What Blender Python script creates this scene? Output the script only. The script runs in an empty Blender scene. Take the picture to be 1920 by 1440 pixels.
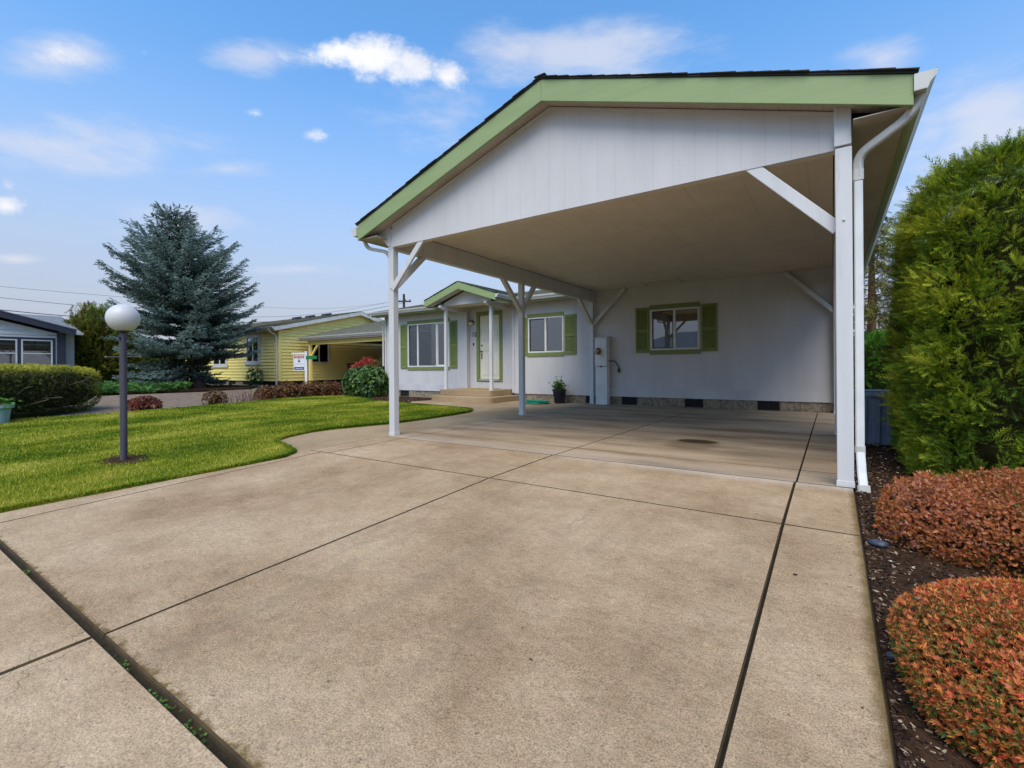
import bpy, bmesh, math, random
import numpy as np
from mathutils import Vector, Matrix
from mathutils.geometry import delaunay_2d_cdt
R = math.radians
C = bpy.context.scene.collection
rng = np.random.default_rng(7)
random.seed(7)

# ------------------------------------------------------------------ camera
YAW, ROLL = 0.59572, -0.006817
CAM = Vector((0, 0, 1))
cam = bpy.data.objects.new('camera', bpy.data.cameras.new('camera'))
C.objects.link(cam)
cam.data.sensor_width = 36; cam.data.lens = 36*885.2/1920
cam.data.shift_y = -(720-689.9)/1920
cam.data.clip_start = .05; cam.data.clip_end = 2000
cam.location = CAM
cam.rotation_euler = (Matrix.Rotation(YAW, 3, 'Z') @ Matrix.Rotation(R(90), 3, 'X') @ Matrix.Rotation(ROLL, 3, 'Z')).to_euler()
bpy.context.scene.camera = cam

# ------------------------------------------------------------------ materials
def newmat(name):
    m = bpy.data.materials.new(name); m.use_nodes = True
    nt = m.node_tree; b = nt.nodes['Principled BSDF']
    return m, nt, b
def N(nt, t, **k):
    n = nt.nodes.new(t)
    for a, v in k.items(): setattr(n, a, v)
    return n
def coords(nt, stretch=(1, 1, 1)):
    tc = N(nt, 'ShaderNodeTexCoord'); mp = N(nt, 'ShaderNodeMapping')
    mp.inputs['Scale'].default_value = stretch
    nt.links.new(tc.outputs['Object'], mp.inputs['Vector'])
    return mp.outputs['Vector']
def noise(nt, vec, scale, detail=4, rough=.55):
    n = N(nt, 'ShaderNodeTexNoise'); n.inputs['Scale'].default_value = scale
    n.inputs['Detail'].default_value = detail; n.inputs['Roughness'].default_value = rough
    nt.links.new(vec, n.inputs['Vector']); return n.outputs['Fac']
def ramp(nt, fac, stops, interp='LINEAR'):
    r = N(nt, 'ShaderNodeValToRGB'); cr = r.color_ramp; cr.interpolation = interp
    while len(cr.elements) < len(stops): cr.elements.new(.5)
    for e, (p, c) in zip(cr.elements, stops):
        e.position = p; e.color = (*c, 1) if len(c) == 3 else c
    nt.links.new(fac, r.inputs['Fac']); return r.outputs['Color']
def g3(v): return (v, v, v)
def mix(nt, fac, a, b, mode='MIX'):
    m = N(nt, 'ShaderNodeMix', data_type='RGBA', blend_type=mode)
    for s, v in ((0, fac), (6, a), (7, b)):
        if isinstance(v, (int, float)): m.inputs[s].default_value = v
        elif isinstance(v, tuple): m.inputs[s].default_value = (*v, 1)
        else: nt.links.new(v, m.inputs[s])
    return m.outputs[2]
def mth(nt, op, a, b=0., c=0., clamp=False):
    m = N(nt, 'ShaderNodeMath', operation=op, use_clamp=clamp)
    for i, v in enumerate((a, b, c)):
        if isinstance(v, (int, float)): m.inputs[i].default_value = v
        else: nt.links.new(v, m.inputs[i])
    return m.outputs[0]
def mrange(nt, v, a, b, c=0., d=1.):
    m = N(nt, 'ShaderNodeMapRange', interpolation_type='SMOOTHSTEP')
    nt.links.new(v, m.inputs['Value'])
    for i, x in zip((1, 2, 3, 4), (a, b, c, d)): m.inputs[i].default_value = x
    return m.outputs['Result']
def bump(nt, b, h, strength=.3, dist=.01):
    n = N(nt, 'ShaderNodeBump'); n.inputs['Strength'].default_value = strength; n.inputs['Distance'].default_value = dist
    nt.links.new(h, n.inputs['Height']); nt.links.new(n.outputs['Normal'], b.inputs['Normal'])
def M(name, c1, c2=None, scale=4, rough=.6, bumps=.15, bscale=60, stretch=(1, 1, 1), metal=0, dirt=None):
    m, nt, b = newmat(name)
    c2 = c2 or tuple(x*.86 for x in c1)
    v = coords(nt, stretch)
    col = ramp(nt, noise(nt, v, scale, 6, .6), [(.35, c2), (.62, c1)])
    if dirt:
        f = mrange(nt, noise(nt, v, scale*3.1, 8, .7), .58, .72)
        col = mix(nt, f, col, dirt)
    nt.links.new(col, b.inputs['Base Color'])
    b.inputs['Roughness'].default_value = rough; b.inputs['Metallic'].default_value = metal
    b.inputs['Specular IOR Level'].default_value = .35
    if bumps: bump(nt, b, noise(nt, v, bscale, 4), bumps, .004)
    return m
def leafmat(name, stops, transl=.3, rough=.55, spec=.25):
    m, nt, b = newmat(name)
    a = N(nt, 'ShaderNodeAttribute', attribute_name='tint')
    col = ramp(nt, a.outputs['Fac'], stops)
    nt.links.new(col, b.inputs['Base Color'])
    b.inputs['Roughness'].default_value = rough; b.inputs['Specular IOR Level'].default_value = spec
    if transl:
        t = N(nt, 'ShaderNodeBsdfTranslucent'); nt.links.new(col, t.inputs['Color'])
        s = N(nt, 'ShaderNodeMixShader'); s.inputs[0].default_value = transl
        nt.links.new(b.outputs[0], s.inputs[1]); nt.links.new(t.outputs[0], s.inputs[2])
        nt.links.new(s.outputs[0], nt.nodes['Material Output'].inputs['Surface'])
    return m
def siding(name, c, groove=.2032, dark=.6, streak=None):
    """vertical-groove panel siding: groove positions in object X (or Y)"""
    m, nt, b = newmat(name)
    tc = N(nt, 'ShaderNodeTexCoord'); sp = N(nt, 'ShaderNodeSeparateXYZ')
    nt.links.new(tc.outputs['Object'], sp.inputs[0])
    fr = mth(nt, 'FRACT', mth(nt, 'DIVIDE', mth(nt, 'ADD', sp.outputs[0], 100.), groove))
    g = mth(nt, 'LESS_THAN', fr, .035)
    fine = mth(nt, 'FRACT', mth(nt, 'DIVIDE', mth(nt, 'ADD', sp.outputs[0], 100.), groove/7))
    fg = mth(nt, 'MULTIPLY', mth(nt, 'LESS_THAN', fine, .12), .25)
    v = coords(nt, (1, 1, .25))
    base = ramp(nt, noise(nt, v, 2.2, 7, .65), [(.3, tuple(x*.88 for x in c)), (.65, c)])
    spk = mrange(nt, noise(nt, coords(nt), 34, 2, .5), .70, .78)
    base = mix(nt, mth(nt, 'MULTIPLY', spk, .3), base, tuple(x*.5 for x in c))
    base = mix(nt, mth(nt, 'MULTIPLY', mth(nt, 'ADD', g, fg, clamp=True), 1-dark), base, tuple(x*.45 for x in c))
    nt.links.new(base, b.inputs['Base Color']); b.inputs['Roughness'].default_value = .6
    b.inputs['Specular IOR Level'].default_value = .25
    h = mth(nt, 'SUBTRACT', mth(nt, 'MULTIPLY', noise(nt, coords(nt, (1, 1, .08)), 90, 3), .3), mth(nt, 'ADD', g, mth(nt, 'MULTIPLY', fg, .6)))
    bump(nt, b, h, .35, .004)
    return m

WHITE = M('painted_white_wood', (.62, .61, .605), (.54, .53, .525), 3, .5, .25, 45, (1, 1, .12), dirt=(.45, .44, .42))
WHITEP = M('white_vinyl', (.7, .7, .69), None, 3, .35, .03)
GUT = M('gutter_white', (.58, .57, .54), (.47, .45, .4), 2.5, .4, .05, dirt=(.33, .31, .26))
SIDE = siding('lavender_grey_siding', (.59, .565, .56), dark=.82)
SIDET = M('siding_band', (.59, .565, .565), None, 2, .6, .15, 60, (1, 1, .2))
CEIL = siding('carport_ceiling_board', (.68, .60, .49), .61, .82)
SOFF = None
GREEN = M('sage_green_paint', (.265, .335, .15), (.24, .305, .135), 3, .55, .3, 30, (.15, 1, 2.5))
GREEN2 = M('olive_green_paint', (.19, .225, .065), (.165, .195, .055), 5, .5, .1, 60)
DOORM = M('cream_door_paint', (.72, .67, .56), (.66, .61, .5), 2, .4, .03)
SHING = M('asphalt_shingle_dark', (.055, .058, .05), (.03, .032, .028), 25, .95, .6, 120)
SHINGL = M('asphalt_shingle_mossy', (.2, .19, .15), (.11, .11, .07), 6, .95, .6, 60, dirt=(.09, .1, .04))
SHINGG = M('asphalt_shingle_grey', (.2, .21, .23), (.13, .14, .155), 7, .95, .6, 60)
STONE = M('split_block', (.34, .27, .19), (.16, .13, .09), 14, .9, .9, 28, dirt=(.1, .08, .06))
DARK = M('dark_void', (.012, .012, .012), None, 5, .8, 0)
METAL = M('dark_metal', (.06, .055, .05), None, 8, .4, .05, metal=.6)
BRASS = M('aged_brass', (.35, .22, .1), (.12, .08, .04), 20, .35, .1, metal=.8)
POLE = M('charcoal_pole_paint', (.08, .072, .095), (.05, .045, .06), 6, .45, .15, 40, (1, 1, .2), dirt=(.16, .15, .16))
YELLOW = M('yellow_lap_paint', (.93, .76, .25), (.87, .70, .22), 2, .6, .1, 50)
YELTRIM = M('pale_trim', (.66, .63, .58), None, 3, .5, .05)
GREYS = M('grey_lap_paint', (.72, .69, .67), (.66, .63, .61), 2, .6, .1)
CHAR = M('charcoal_trim', (.05, .05, .075), None, 3, .5, .05)
BARK = M('conifer_bark', (.09, .06, .04), (.035, .025, .018), 18, .95, 1., 22, (1, 1, .2))
BARKR = M('red_bark', (.23, .11, .06), (.1, .05, .03), 10, .95, 1., 16, (1, 1, .2))
TWIG = M('dry_twig', (.2, .16, .1), None, 10, .9, 0)
INNER = M('dark_core_shade', (.03, .03, .012), (.015, .015, .006), 9, 1., 1., 12)  # near-black colour stands in for the shade deep inside foliage
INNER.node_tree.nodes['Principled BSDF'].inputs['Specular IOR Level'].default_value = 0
CURT = M('curtain_cloth', (.3, .3, .28), (.18, .18, .17), 10, .9, .1, 30, (6, 6, .3))
BLIND = M('white_blind', (.5, .51, .52), None, 3, .6, 0)

def glass(name, tintc=(.5, .52, .55), refl=.75):
    m, nt, b = newmat(name); nt.nodes.remove(b)
    t = N(nt, 'ShaderNodeBsdfTransparent'); t.inputs[0].default_value = (*tintc, 1)
    gl = N(nt, 'ShaderNodeBsdfGlossy'); gl.inputs['Roughness'].default_value = .02; gl.inputs[0].default_value = (.9, .92, .95, 1)
    f = N(nt, 'ShaderNodeFresnel'); f.inputs[0].default_value = 1.5
    s = N(nt, 'ShaderNodeMixShader')
    nt.links.new(mth(nt, 'MULTIPLY', f.outputs[0], 3.6+refl, clamp=True), s.inputs[0])
    nt.links.new(t.outputs[0], s.inputs[1]); nt.links.new(gl.outputs[0], s.inputs[2])
    nt.links.new(s.outputs[0], nt.nodes['Material Output'].inputs['Surface'])
    return m
GLASS = glass('window_glass')

def soffit_mat():
    m, nt, b = newmat('perforated_soffit')
    tc = N(nt, 'ShaderNodeTexCoord')
    vo = N(nt, 'ShaderNodeTexVoronoi'); vo.inputs['Scale'].default_value = 55; vo.inputs['Randomness'].default_value = 0
    nt.links.new(tc.outputs['Object'], vo.inputs['Vector'])
    f = mth(nt, 'LESS_THAN', vo.outputs['Distance'], .24)
    col = ramp(nt, noise(nt, coords(nt), 3, 6), [(.3, (.35, .29, .22)), (.7, (.47, .41, .34))])
    nt.links.new(mix(nt, mth(nt, 'MULTIPLY', f, .75), col, (.06, .05, .04)), b.inputs['Base Color'])
    b.inputs['Roughness'].default_value = .6
    return m
SOFF = soffit_mat()

def concrete(name, kind='drive'):
    m, nt, b = newmat(name)
    tc = N(nt, 'ShaderNodeTexCoord'); P = tc.outputs['Object']
    sp = N(nt, 'ShaderNodeSeparateXYZ'); nt.links.new(P, sp.inputs[0])
    big = noise(nt, P, .9, 8, .62)
    if kind in ('drive', 'side'):
        c = ramp(nt, big, [(.3, (.265, .17, .095)), (.5, (.395, .274, .166)), (.7, (.49, .357, .23))])
    elif kind == 'slab':
        st = noise(nt, coords(nt, (.5, 2.2, 1)), 1.1, 7, .6)
        c = ramp(nt, st, [(.3, (.185, .122, .073)), (.5, (.35, .25, .16)), (.72, (.46, .345, .232))])
    else:
        c = ramp(nt, big, [(.28, (.25, .17, .095)), (.55, (.36, .26, .155)), (.75, (.43, .325, .2))])
    fine = noise(nt, P, 160, 3, .7)
    amt = .75 if kind in ('drive', 'side') else .3
    c = mix(nt, amt, c, ramp(nt, fine, [(.3, g3(.32)), (.5, g3(1.)), (.68, (1.55, 1.5, 1.45))]), 'MULTIPLY')
    mid = noise(nt, coords(nt, (1, 1.7, 1)), 24, 6, .72)
    c = mix(nt, .55, c, ramp(nt, mid, [(.3, g3(.62)), (.52, g3(1.02)), (.7, g3(1.2))]), 'MULTIPLY')
    # faint tyre tracks and hairline cracks
    if kind == 'drive':
        tr = mrange(nt, noise(nt, coords(nt, (2.2, .16, 1)), 1.6, 4, .6), .52, .70)
        c = mix(nt, mth(nt, 'MULTIPLY', tr, .22), c, (.17, .12, .075))
    vo = N(nt, 'ShaderNodeTexVoronoi', feature='DISTANCE_TO_EDGE'); vo.inputs['Scale'].default_value = .55
    dv = N(nt, 'ShaderNodeVectorMath', operation='ADD'); nn_ = N(nt, 'ShaderNodeTexNoise'); nn_.inputs['Scale'].default_value = 3.; nn_.inputs['Detail'].default_value = 6
    nt.links.new(P, nn_.inputs['Vector']); sc2 = N(nt, 'ShaderNodeVectorMath', operation='SCALE'); nt.links.new(nn_.outputs['Color'], sc2.inputs[0]); sc2.inputs['Scale'].default_value = .5
    nt.links.new(P, dv.inputs[0]); nt.links.new(sc2.outputs[0], dv.inputs[1]); nt.links.new(dv.outputs[0], vo.inputs['Vector'])
    ck = mth(nt, 'MULTIPLY', mth(nt, 'LESS_THAN', vo.outputs['Distance'], .0016), mrange(nt, noise(nt, P, .8, 2), .54, .60))
    c = mix(nt, mth(nt, 'MULTIPLY', ck, .5), c, (.09, .06, .035))
    # scuffs and small dark specks
    sc = mrange(nt, noise(nt, coords(nt, (1, 3.2, 1)), 9, 8, .75), .64, .74)
    c = mix(nt, mth(nt, 'MULTIPLY', sc, .45), c, (.12, .09, .06))
    spk = mrange(nt, noise(nt, P, 31, 2, .5), .735, .76)
    c = mix(nt, mth(nt, 'MULTIPLY', spk, .6), c, (.07, .05, .035))
    wob = mth(nt, 'MULTIPLY', mth(nt, 'SUBTRACT', noise(nt, P, 14, 5, .7), .5), .16)
    if kind in ('drive', 'side'):
        c = mix(nt, .35, c, ramp(nt, noise(nt, coords(nt, (1, 1.3, 1)), 5, 7, .75), [(.35, (.62, .58, .54)), (.55, g3(1.02)), (.7, g3(1.12))]), 'MULTIPLY')
    if kind == 'drive':
        # moss creeping over the edge beside the street joint, and along the planting edge
        yb = mth(nt, 'ADD', sp.outputs[1], wob)
        xb = mth(nt, 'ADD', sp.outputs[0], mth(nt, 'MULTIPLY', wob, .35))
        mo = mth(nt, 'MAXIMUM', mrange(nt, yb, .735, .70), mrange(nt, xb, .085, .14))
        c = mix(nt, mth(nt, 'MULTIPLY', mo, .85), c, (.12, .075, .018))
        # white salt bloom where the drive meets the carport slab
        sb = mth(nt, 'MULTIPLY', mrange(nt, mth(nt, 'ADD', sp.outputs[1], mth(nt, 'MULTIPLY', wob, .5)), 4.50, 4.72), mrange(nt, sp.outputs[0], -3.2, -1.2))
        c = mix(nt, mth(nt, 'MULTIPLY', sb, .38), c, (.62, .56, .5))
    if kind == 'slab':
        def blob(cx, cy, rx, ry, wf, soft=.25):
            dx = mth(nt, 'DIVIDE', mth(nt, 'SUBTRACT', sp.outputs[0], cx), rx)
            dy = mth(nt, 'DIVIDE', mth(nt, 'SUBTRACT', sp.outputs[1], cy), ry)
            d = mth(nt, 'SQRT', mth(nt, 'ADD', mth(nt, 'MULTIPLY', dx, dx), mth(nt, 'MULTIPLY', dy, dy)))
            d = mth(nt, 'ADD', d, mth(nt, 'MULTIPLY', wob, wf))
            return mrange(nt, d, 1., 1.-soft)
        c = mix(nt, mth(nt, 'MULTIPLY', blob(-1.5, 6.35, .42, .62, 2.0, .5), .5), c, (.15, .1, .05))
        c = mix(nt, mth(nt, 'MULTIPLY', blob(-1.5, 6.62, .31, .21, 1.6, .35), .92), c, (.045, .028, .010))
        c = mix(nt, mth(nt, 'MULTIPLY', blob(-2.1, 6.3, .3, .25, 2.0, .9), .35), c, (.1, .08, .06))
        c = mix(nt, mth(nt, 'MULTIPLY', blob(-.75, 6.0, .4, .3, 2.0, .9), .35), c, (.12, .09, .06))
        c = mix(nt, mth(nt, 'MULTIPLY', blob(-1.6, 9.6, 1.5, .9, 2.0, .9), .3), c, (.13, .085, .05))
        c = mix(nt, mth(nt, 'MULTIPLY', blob(-3.9, 7.2, .9, .6, 2.0, .9), .28), c, (.2, .19, .17))
        lt = mrange(nt, mth(nt, 'ADD', sp.outputs[1], wob), 5.3, 4.7)
        c = mix(nt, mth(nt, 'MULTIPLY', lt, .22), c, (.5, .45, .4))
    nt.links.new(c, b.inputs['Base Color'])
    b.inputs['Roughness'].default_value = .7 if kind == 'slab' else .9
    b.inputs['Specular IOR Level'].default_value = .12
    h = mth(nt, 'ADD', mth(nt, 'MULTIPLY', fine, .7), mid)
    bump(nt, b, h, .55 if kind == 'drive' else .15, .006)
    return m
CONC = concrete('broom_finished_concrete'); CSIDE = concrete('grey_sidewalk_concrete', 'side'); SLAB = concrete('smooth_slab_concrete', 'slab'); CWALK = concrete('walk_concrete', 'walk')
SOIL = M('damp_soil', (.06, .032, .018), (.025, .014, .008), 12, 1., 1., 30)
SOIL.node_tree.nodes['Principled BSDF'].inputs['Specular IOR Level'].default_value = .05
JOINT = M('joint_dirt', (.035, .023, .009), (.018, .012, .005), 20, 1., .8, 60, dirt=(.05, .07, .015))
ASPH = M('old_asphalt', (.22, .155, .105), (.13, .09, .06), 5, .95, .6, 80, dirt=(.2, .15, .1))

def lawnmat():
    m, nt, b = newmat('lawn_turf')
    P = coords(nt)
    c = ramp(nt, noise(nt, P, .7, 6, .6), [(.3, (.07, .12, .008)), (.5, (.16, .2, .014)), (.7, (.3, .28, .04))])
    c = mix(nt, .6, c, ramp(nt, noise(nt, P, 60, 4, .7), [(.3, g3(.45)), (.6, g3(1.1))]), 'MULTIPLY')
    nt.links.new(c, b.inputs['Base Color']); b.inputs['Roughness'].default_value = .9
    b.inputs['Specular IOR Level'].default_value = .1
    bump(nt, b, noise(nt, P, 70, 4), .8, .02)
    return m
LAWN = lawnmat()
def grassmat():
    m, nt, b = newmat('grass_blades')
    a = N(nt, 'ShaderNodeAttribute', attribute_name='tint')
    P = coords(nt, (1, .55, 1))
    big = noise(nt, P, .8, 5, .6)
    f = mth(nt, 'ADD', mth(nt, 'MULTIPLY', mth(nt, 'SUBTRACT', big, .5), 1.9), a.outputs['Fac'])
    col = ramp(nt, f, [(.08, (.045, .10, .004)), (.36, (.12, .2, .008)), (.58, (.33, .345, .014)), (.88, (.66, .56, .11))])
    nt.links.new(col, b.inputs['Base Color']); b.inputs['Roughness'].default_value = .55
    b.inputs['Specular IOR Level'].default_value = .2
    t = N(nt, 'ShaderNodeBsdfTranslucent'); nt.links.new(col, t.inputs['Color'])
    s = N(nt, 'ShaderNodeMixShader'); s.inputs[0].default_value = .35
    nt.links.new(b.outputs[0], s.inputs[1]); nt.links.new(t.outputs[0], s.inputs[2])
    nt.links.new(s.outputs[0], nt.nodes['Material Output'].inputs['Surface'])
    return m
GRASS = grassmat()

# ------------------------------------------------------------------ objects
ORG = {}
def tag(o, label=None, cat=None, group=None, kind=None):
    if label: o['label'] = label
    if cat: o['category'] = cat
    if group: o['group'] = group
    if kind: o['kind'] = kind
    return o
def thing(name, loc, label, cat, group=None):
    o = bpy.data.objects.new(name, None); C.objects.link(o)
    o.location = loc; o.empty_display_size = .1
    ORG[o.name] = Vector(loc)
    return tag(o, label, cat, group)
def finish(me, name, mat, parent, smooth=False, bevel=0, loc=None):
    o = bpy.data.objects.new(name, me); C.objects.link(o)
    if mat: me.materials.append(mat)
    if parent is not None:
        o.parent = parent; org = ORG[parent.name]
    else:
        org = Vector(loc) if loc else Vector((0, 0, 0)); o.location = org
    ORG[o.name] = org
    if org.length: me.transform(Matrix.Translation(-org))
    if smooth:
        me.shade_smooth() if hasattr(me, 'shade_smooth') else None
    if bevel:
        md = o.modifiers.new('bevel', 'BEVEL'); md.width = bevel; md.segments = 2; md.limit_method = 'ANGLE'; md.angle_limit = R(40)
    return o
class MB:
    def __init__(s): s.v = []; s.f = []
    def add(s, vs, fs):
        k = len(s.v); s.v += [tuple(v) for v in vs]; s.f += [tuple(i+k for i in f) for f in fs]; return s
    def box(s, x0, x1, y0, y1, z0, z1):
        return s.add([(x, y, z) for z in (z0, z1) for y in (y0, y1) for x in (x0, x1)],
                     [(0, 2, 3, 1), (4, 5, 7, 6), (0, 1, 5, 4), (2, 6, 7, 3), (0, 4, 6, 2), (1, 3, 7, 5)])
    def prism(s, poly, vec):
        """poly: 3D points of one face, extruded by vec"""
        n = len(poly); vec = Vector(vec); P = [Vector(p) for p in poly]
        nrm = Vector((0, 0, 0))
        for i in range(n): nrm += P[i].cross(P[(i+1) % n])
        if nrm.dot(vec) > 0: P = P[::-1]
        return s.add(P+[p+vec for p in P], [tuple(range(n)), tuple(range(2*n-1, n-1, -1))] + [(i, i+n, (i+1) % n+n, (i+1) % n) for i in range(n)])
    def beam(s, a, b, w, h, up=(0, 0, 1)):
        a = Vector(a); b = Vector(b); d = (b-a).normalized(); up = Vector(up)
        sd = d.cross(up).normalized()*w/2; u = sd.cross(d).normalized()*h/2
        return s.prism([a-sd-u, a+sd-u, a+sd+u, a-sd+u], b-a)
    def tube(s, pts, r, n=10, cap=True):
        pts = [Vector(p) for p in pts]; rs = r if hasattr(r, '__len__') else [r]*len(pts)
        ref = Vector((.13, .27, .95)); vs = []; fs = []
        for i, p in enumerate(pts):
            d = (pts[min(i+1, len(pts)-1)]-pts[max(i-1, 0)]).normalized()
            if abs(d.dot(ref)) > .97: ref = Vector((1, .1, 0))
            a = d.cross(ref).normalized(); bb = d.cross(a)
            for k in range(n):
                t = 2*math.pi*k/n; vs.append(p+(a*math.cos(t)+bb*math.sin(t))*rs[i])
        for i in range(len(pts)-1):
            for k in range(n):
                fs.append((i*n+k, i*n+(k+1) % n, (i+1)*n+(k+1) % n, (i+1)*n+k))
        if cap: fs += [tuple(range(n-1, -1, -1)), tuple(range((len(pts)-1)*n, len(pts)*n))]
        return s.add(vs, fs)
    def lathe(s, prof, c, n=20, axis='z'):
        vs = []; fs = []
        for r, z in prof:
            for k in range(n):
                t = 2*math.pi*k/n
                q = (r*math.cos(t), r*math.sin(t), z)
                if axis == 'y': q = (q[0], -q[2], q[1])
                if axis == 'x': q = (q[2], q[0], q[1])
                vs.append((c[0]+q[0], c[1]+q[1], c[2]+q[2]))
        for i in range(len(prof)-1):
            for k in range(n): fs.append((i*n+k, i*n+(k+1) % n, (i+1)*n+(k+1) % n, (i+1)*n+k))
        fs += [tuple(range(n-1, -1, -1)), tuple(range((len(prof)-1)*n, len(prof)*n))]
        return s.add(vs, fs)
    def build(s, name, mat, parent=None, smooth=False, bevel=0, loc=None):
        me = bpy.data.meshes.new(name); me.from_pydata(s.v, [], s.f)
        bm = bmesh.new(); bm.from_mesh(me); bmesh.ops.recalc_face_normals(bm, faces=bm.faces); bm.to_mesh(me); bm.free()
        o = finish(me, name, mat, parent, False, bevel, loc)
        if smooth:
            for p in me.polygons: p.use_smooth = True
            if smooth != 'all':
                try: me.set_sharp_from_angle(angle=R(40))
                except Exception: pass
        return o
def npmesh(name, V, F, mat, parent=None, tint=None, loc=None):
    V = np.asarray(V, np.float32); F = np.asarray(F, np.int32)
    me = bpy.data.meshes.new(name); k = F.shape[1]
    me.vertices.add(len(V)); me.vertices.foreach_set('co', V.ravel())
    me.loops.add(F.size); me.loops.foreach_set('vertex_index', F.ravel())
    me.polygons.add(len(F)); me.polygons.foreach_set('loop_start', np.arange(len(F), dtype=np.int32)*k)
    try: me.polygons.foreach_set('loop_total', np.full(len(F), k, np.int32))
    except Exception: pass
    if tint is not None:
        a = me.attributes.new('tint', 'FLOAT', 'FACE'); a.data.foreach_set('value', np.asarray(tint, np.float32))
    me.update(calc_edges=True); me.validate()
    return finish(me, name, mat, parent, loc=loc)

# ---- leaf instancing inside one mesh
def frames(D, roll=None):
    D = D/np.linalg.norm(D, axis=1, keepdims=True)
    ref = np.where(np.abs(D[:, 2:3]) > .95, np.array([[1., 0, 0]]), np.array([[0, 0, 1.]]))
    S = np.cross(D, ref); S /= np.linalg.norm(S, axis=1, keepdims=True)
    U = np.cross(S, D)
    if roll is not None:
        c, s = np.cos(roll)[:, None], np.sin(roll)[:, None]
        S, U = c*S+s*U, -s*S+c*U
    return np.stack([S, D, U], axis=2)      # columns: local x, y(tip), z(normal)
def scatter(T, F, P, Rm, s, tint):
    T = np.asarray(T, float); F = np.asarray(F)
    V = P[:, None, :] + np.einsum('nij,kj->nki', Rm, T)*np.asarray(s).reshape(-1, 1, 1)
    FF = F[None]+(np.arange(len(P))*len(T))[:, None, None]
    tt = np.repeat(tint, len(F))
    return V.reshape(-1, 3), FF.reshape(-1, F.shape[1]), tt
def leafT(angles, ln, w, tilt=0., fold=.15, base=0.):
    """diamond leaves fanned in the local xy plane (tip = +y); tilt lifts off plane"""
    V = []; F = []
    for i, (a, l) in enumerate(zip(angles, ln)):
        d = np.array([math.sin(a), math.cos(a), 0]); sd = np.array([math.cos(a), -math.sin(a), 0])
        tl = tilt if not hasattr(tilt, '__len__') else tilt[i]
        d = d*math.cos(tl)+np.array([0, 0, math.sin(tl)])
        b = d*base; k = len(V)
        V += [b, b+d*l*.5+sd*w*l-np.array([0, 0, fold*w*l]), b+d*l, b+d*l*.5-sd*w*l-np.array([0, 0, fold*w*l])]
        F += [(k, k+1, k+2), (k, k+2, k+3)]
    return np.array(V), np.array(F)
def rosetteT(n, l, w, tilt):
    """leaves all round the local y axis"""
    V = []; F = []
    for i in range(n):
        a = 2*math.pi*i/n+.3*math.sin(i*7.); r = np.array([math.cos(a), 0, math.sin(a)])
        sd = np.array([-math.sin(a), 0, math.cos(a)]); t = tilt+.25*math.sin(i*3.1); li = l*(.8+.3*math.sin(i*5.))
        d = r*math.sin(t)+np.array([0, math.cos(t), 0]); k = len(V)
        V += [r*.004, d*li*.55+sd*w*li, d*li, d*li*.55-sd*w*li]
        F += [(k, k+1, k+2), (k, k+2, k+3)]
    return np.array(V), np.array(F)
def superell(n, c, r, e, zmin=None, vis=None):
    """random points and normals on a superellipsoid"""
    P = rng.normal(size=(n*3, 3)); P /= np.abs(P).max(axis=1, keepdims=True)
    # cube surface uniform-ish
    Q = rng.uniform(-1, 1, (n*3, 3)); ax = rng.choice(3, n*3, p=np.array([r[1]*r[2], r[0]*r[2], r[0]*r[1]])/(r[1]*r[2]+r[0]*r[2]+r[0]*r[1]))
    sg = rng.choice([-1, 1], n*3); Q[np.arange(n*3), ax] = sg
    k = (np.abs(Q)**e).sum(1)**(-1/e); Q *= k[:, None]
    Nn = np.sign(Q)*np.abs(Q)**(e-1)/np.array(r); Nn /= np.linalg.norm(Nn, axis=1, keepdims=True)
    Pp = Q*np.array(r)+np.array(c)
    ok = np.ones(len(Pp), bool)
    if zmin is not None: ok &= Pp[:, 2] > zmin
    if vis is not None:
        toc = np.array(CAM)-Pp; toc /= np.linalg.norm(toc, axis=1, keepdims=True)
        ok &= ((Nn*toc).sum(1) > vis) | (rng.random(len(Pp)) < .2)
    Pp, Nn = Pp[ok][:n], Nn[ok][:n]
    return Pp, Nn
_lump = [(rng.normal(size=3), rng.uniform(0, 6.28)) for _ in range(14)]
def lump(P, f):
    s = 0
    for d, ph in _lump[:8]: s = s+np.sin((P*f)@d+ph)
    return s/8
def corem(c, r, e, shrink, name, mat, parent, zmin=0, n=28):
    """lumpy dark core added inside the foliage to block light"""
    V = []; F = []
    for i in range(n+1):
        ph = math.pi*(i/n-.5)
        for k in range(n):
            th = 2*math.pi*k/n
            d = np.array([math.cos(ph)*math.cos(th), math.cos(ph)*math.sin(th), math.sin(ph)])
            d = d*((np.abs(d)**e).sum())**(-1/e)
            p = np.array(c)+d*(np.array(r)-shrink)
            p += d*.5*shrink*lump(p[None], 5./max(.5, min(r)))[0]
            p[2] = max(p[2], zmin); V.append(p)
    for i in range(n):
        for k in range(n): F.append((i*n+k, i*n+(k+1) % n, (i+1)*n+(k+1) % n, (i+1)*n+k))
    return npmesh(name, V, F, mat, parent)

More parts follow.
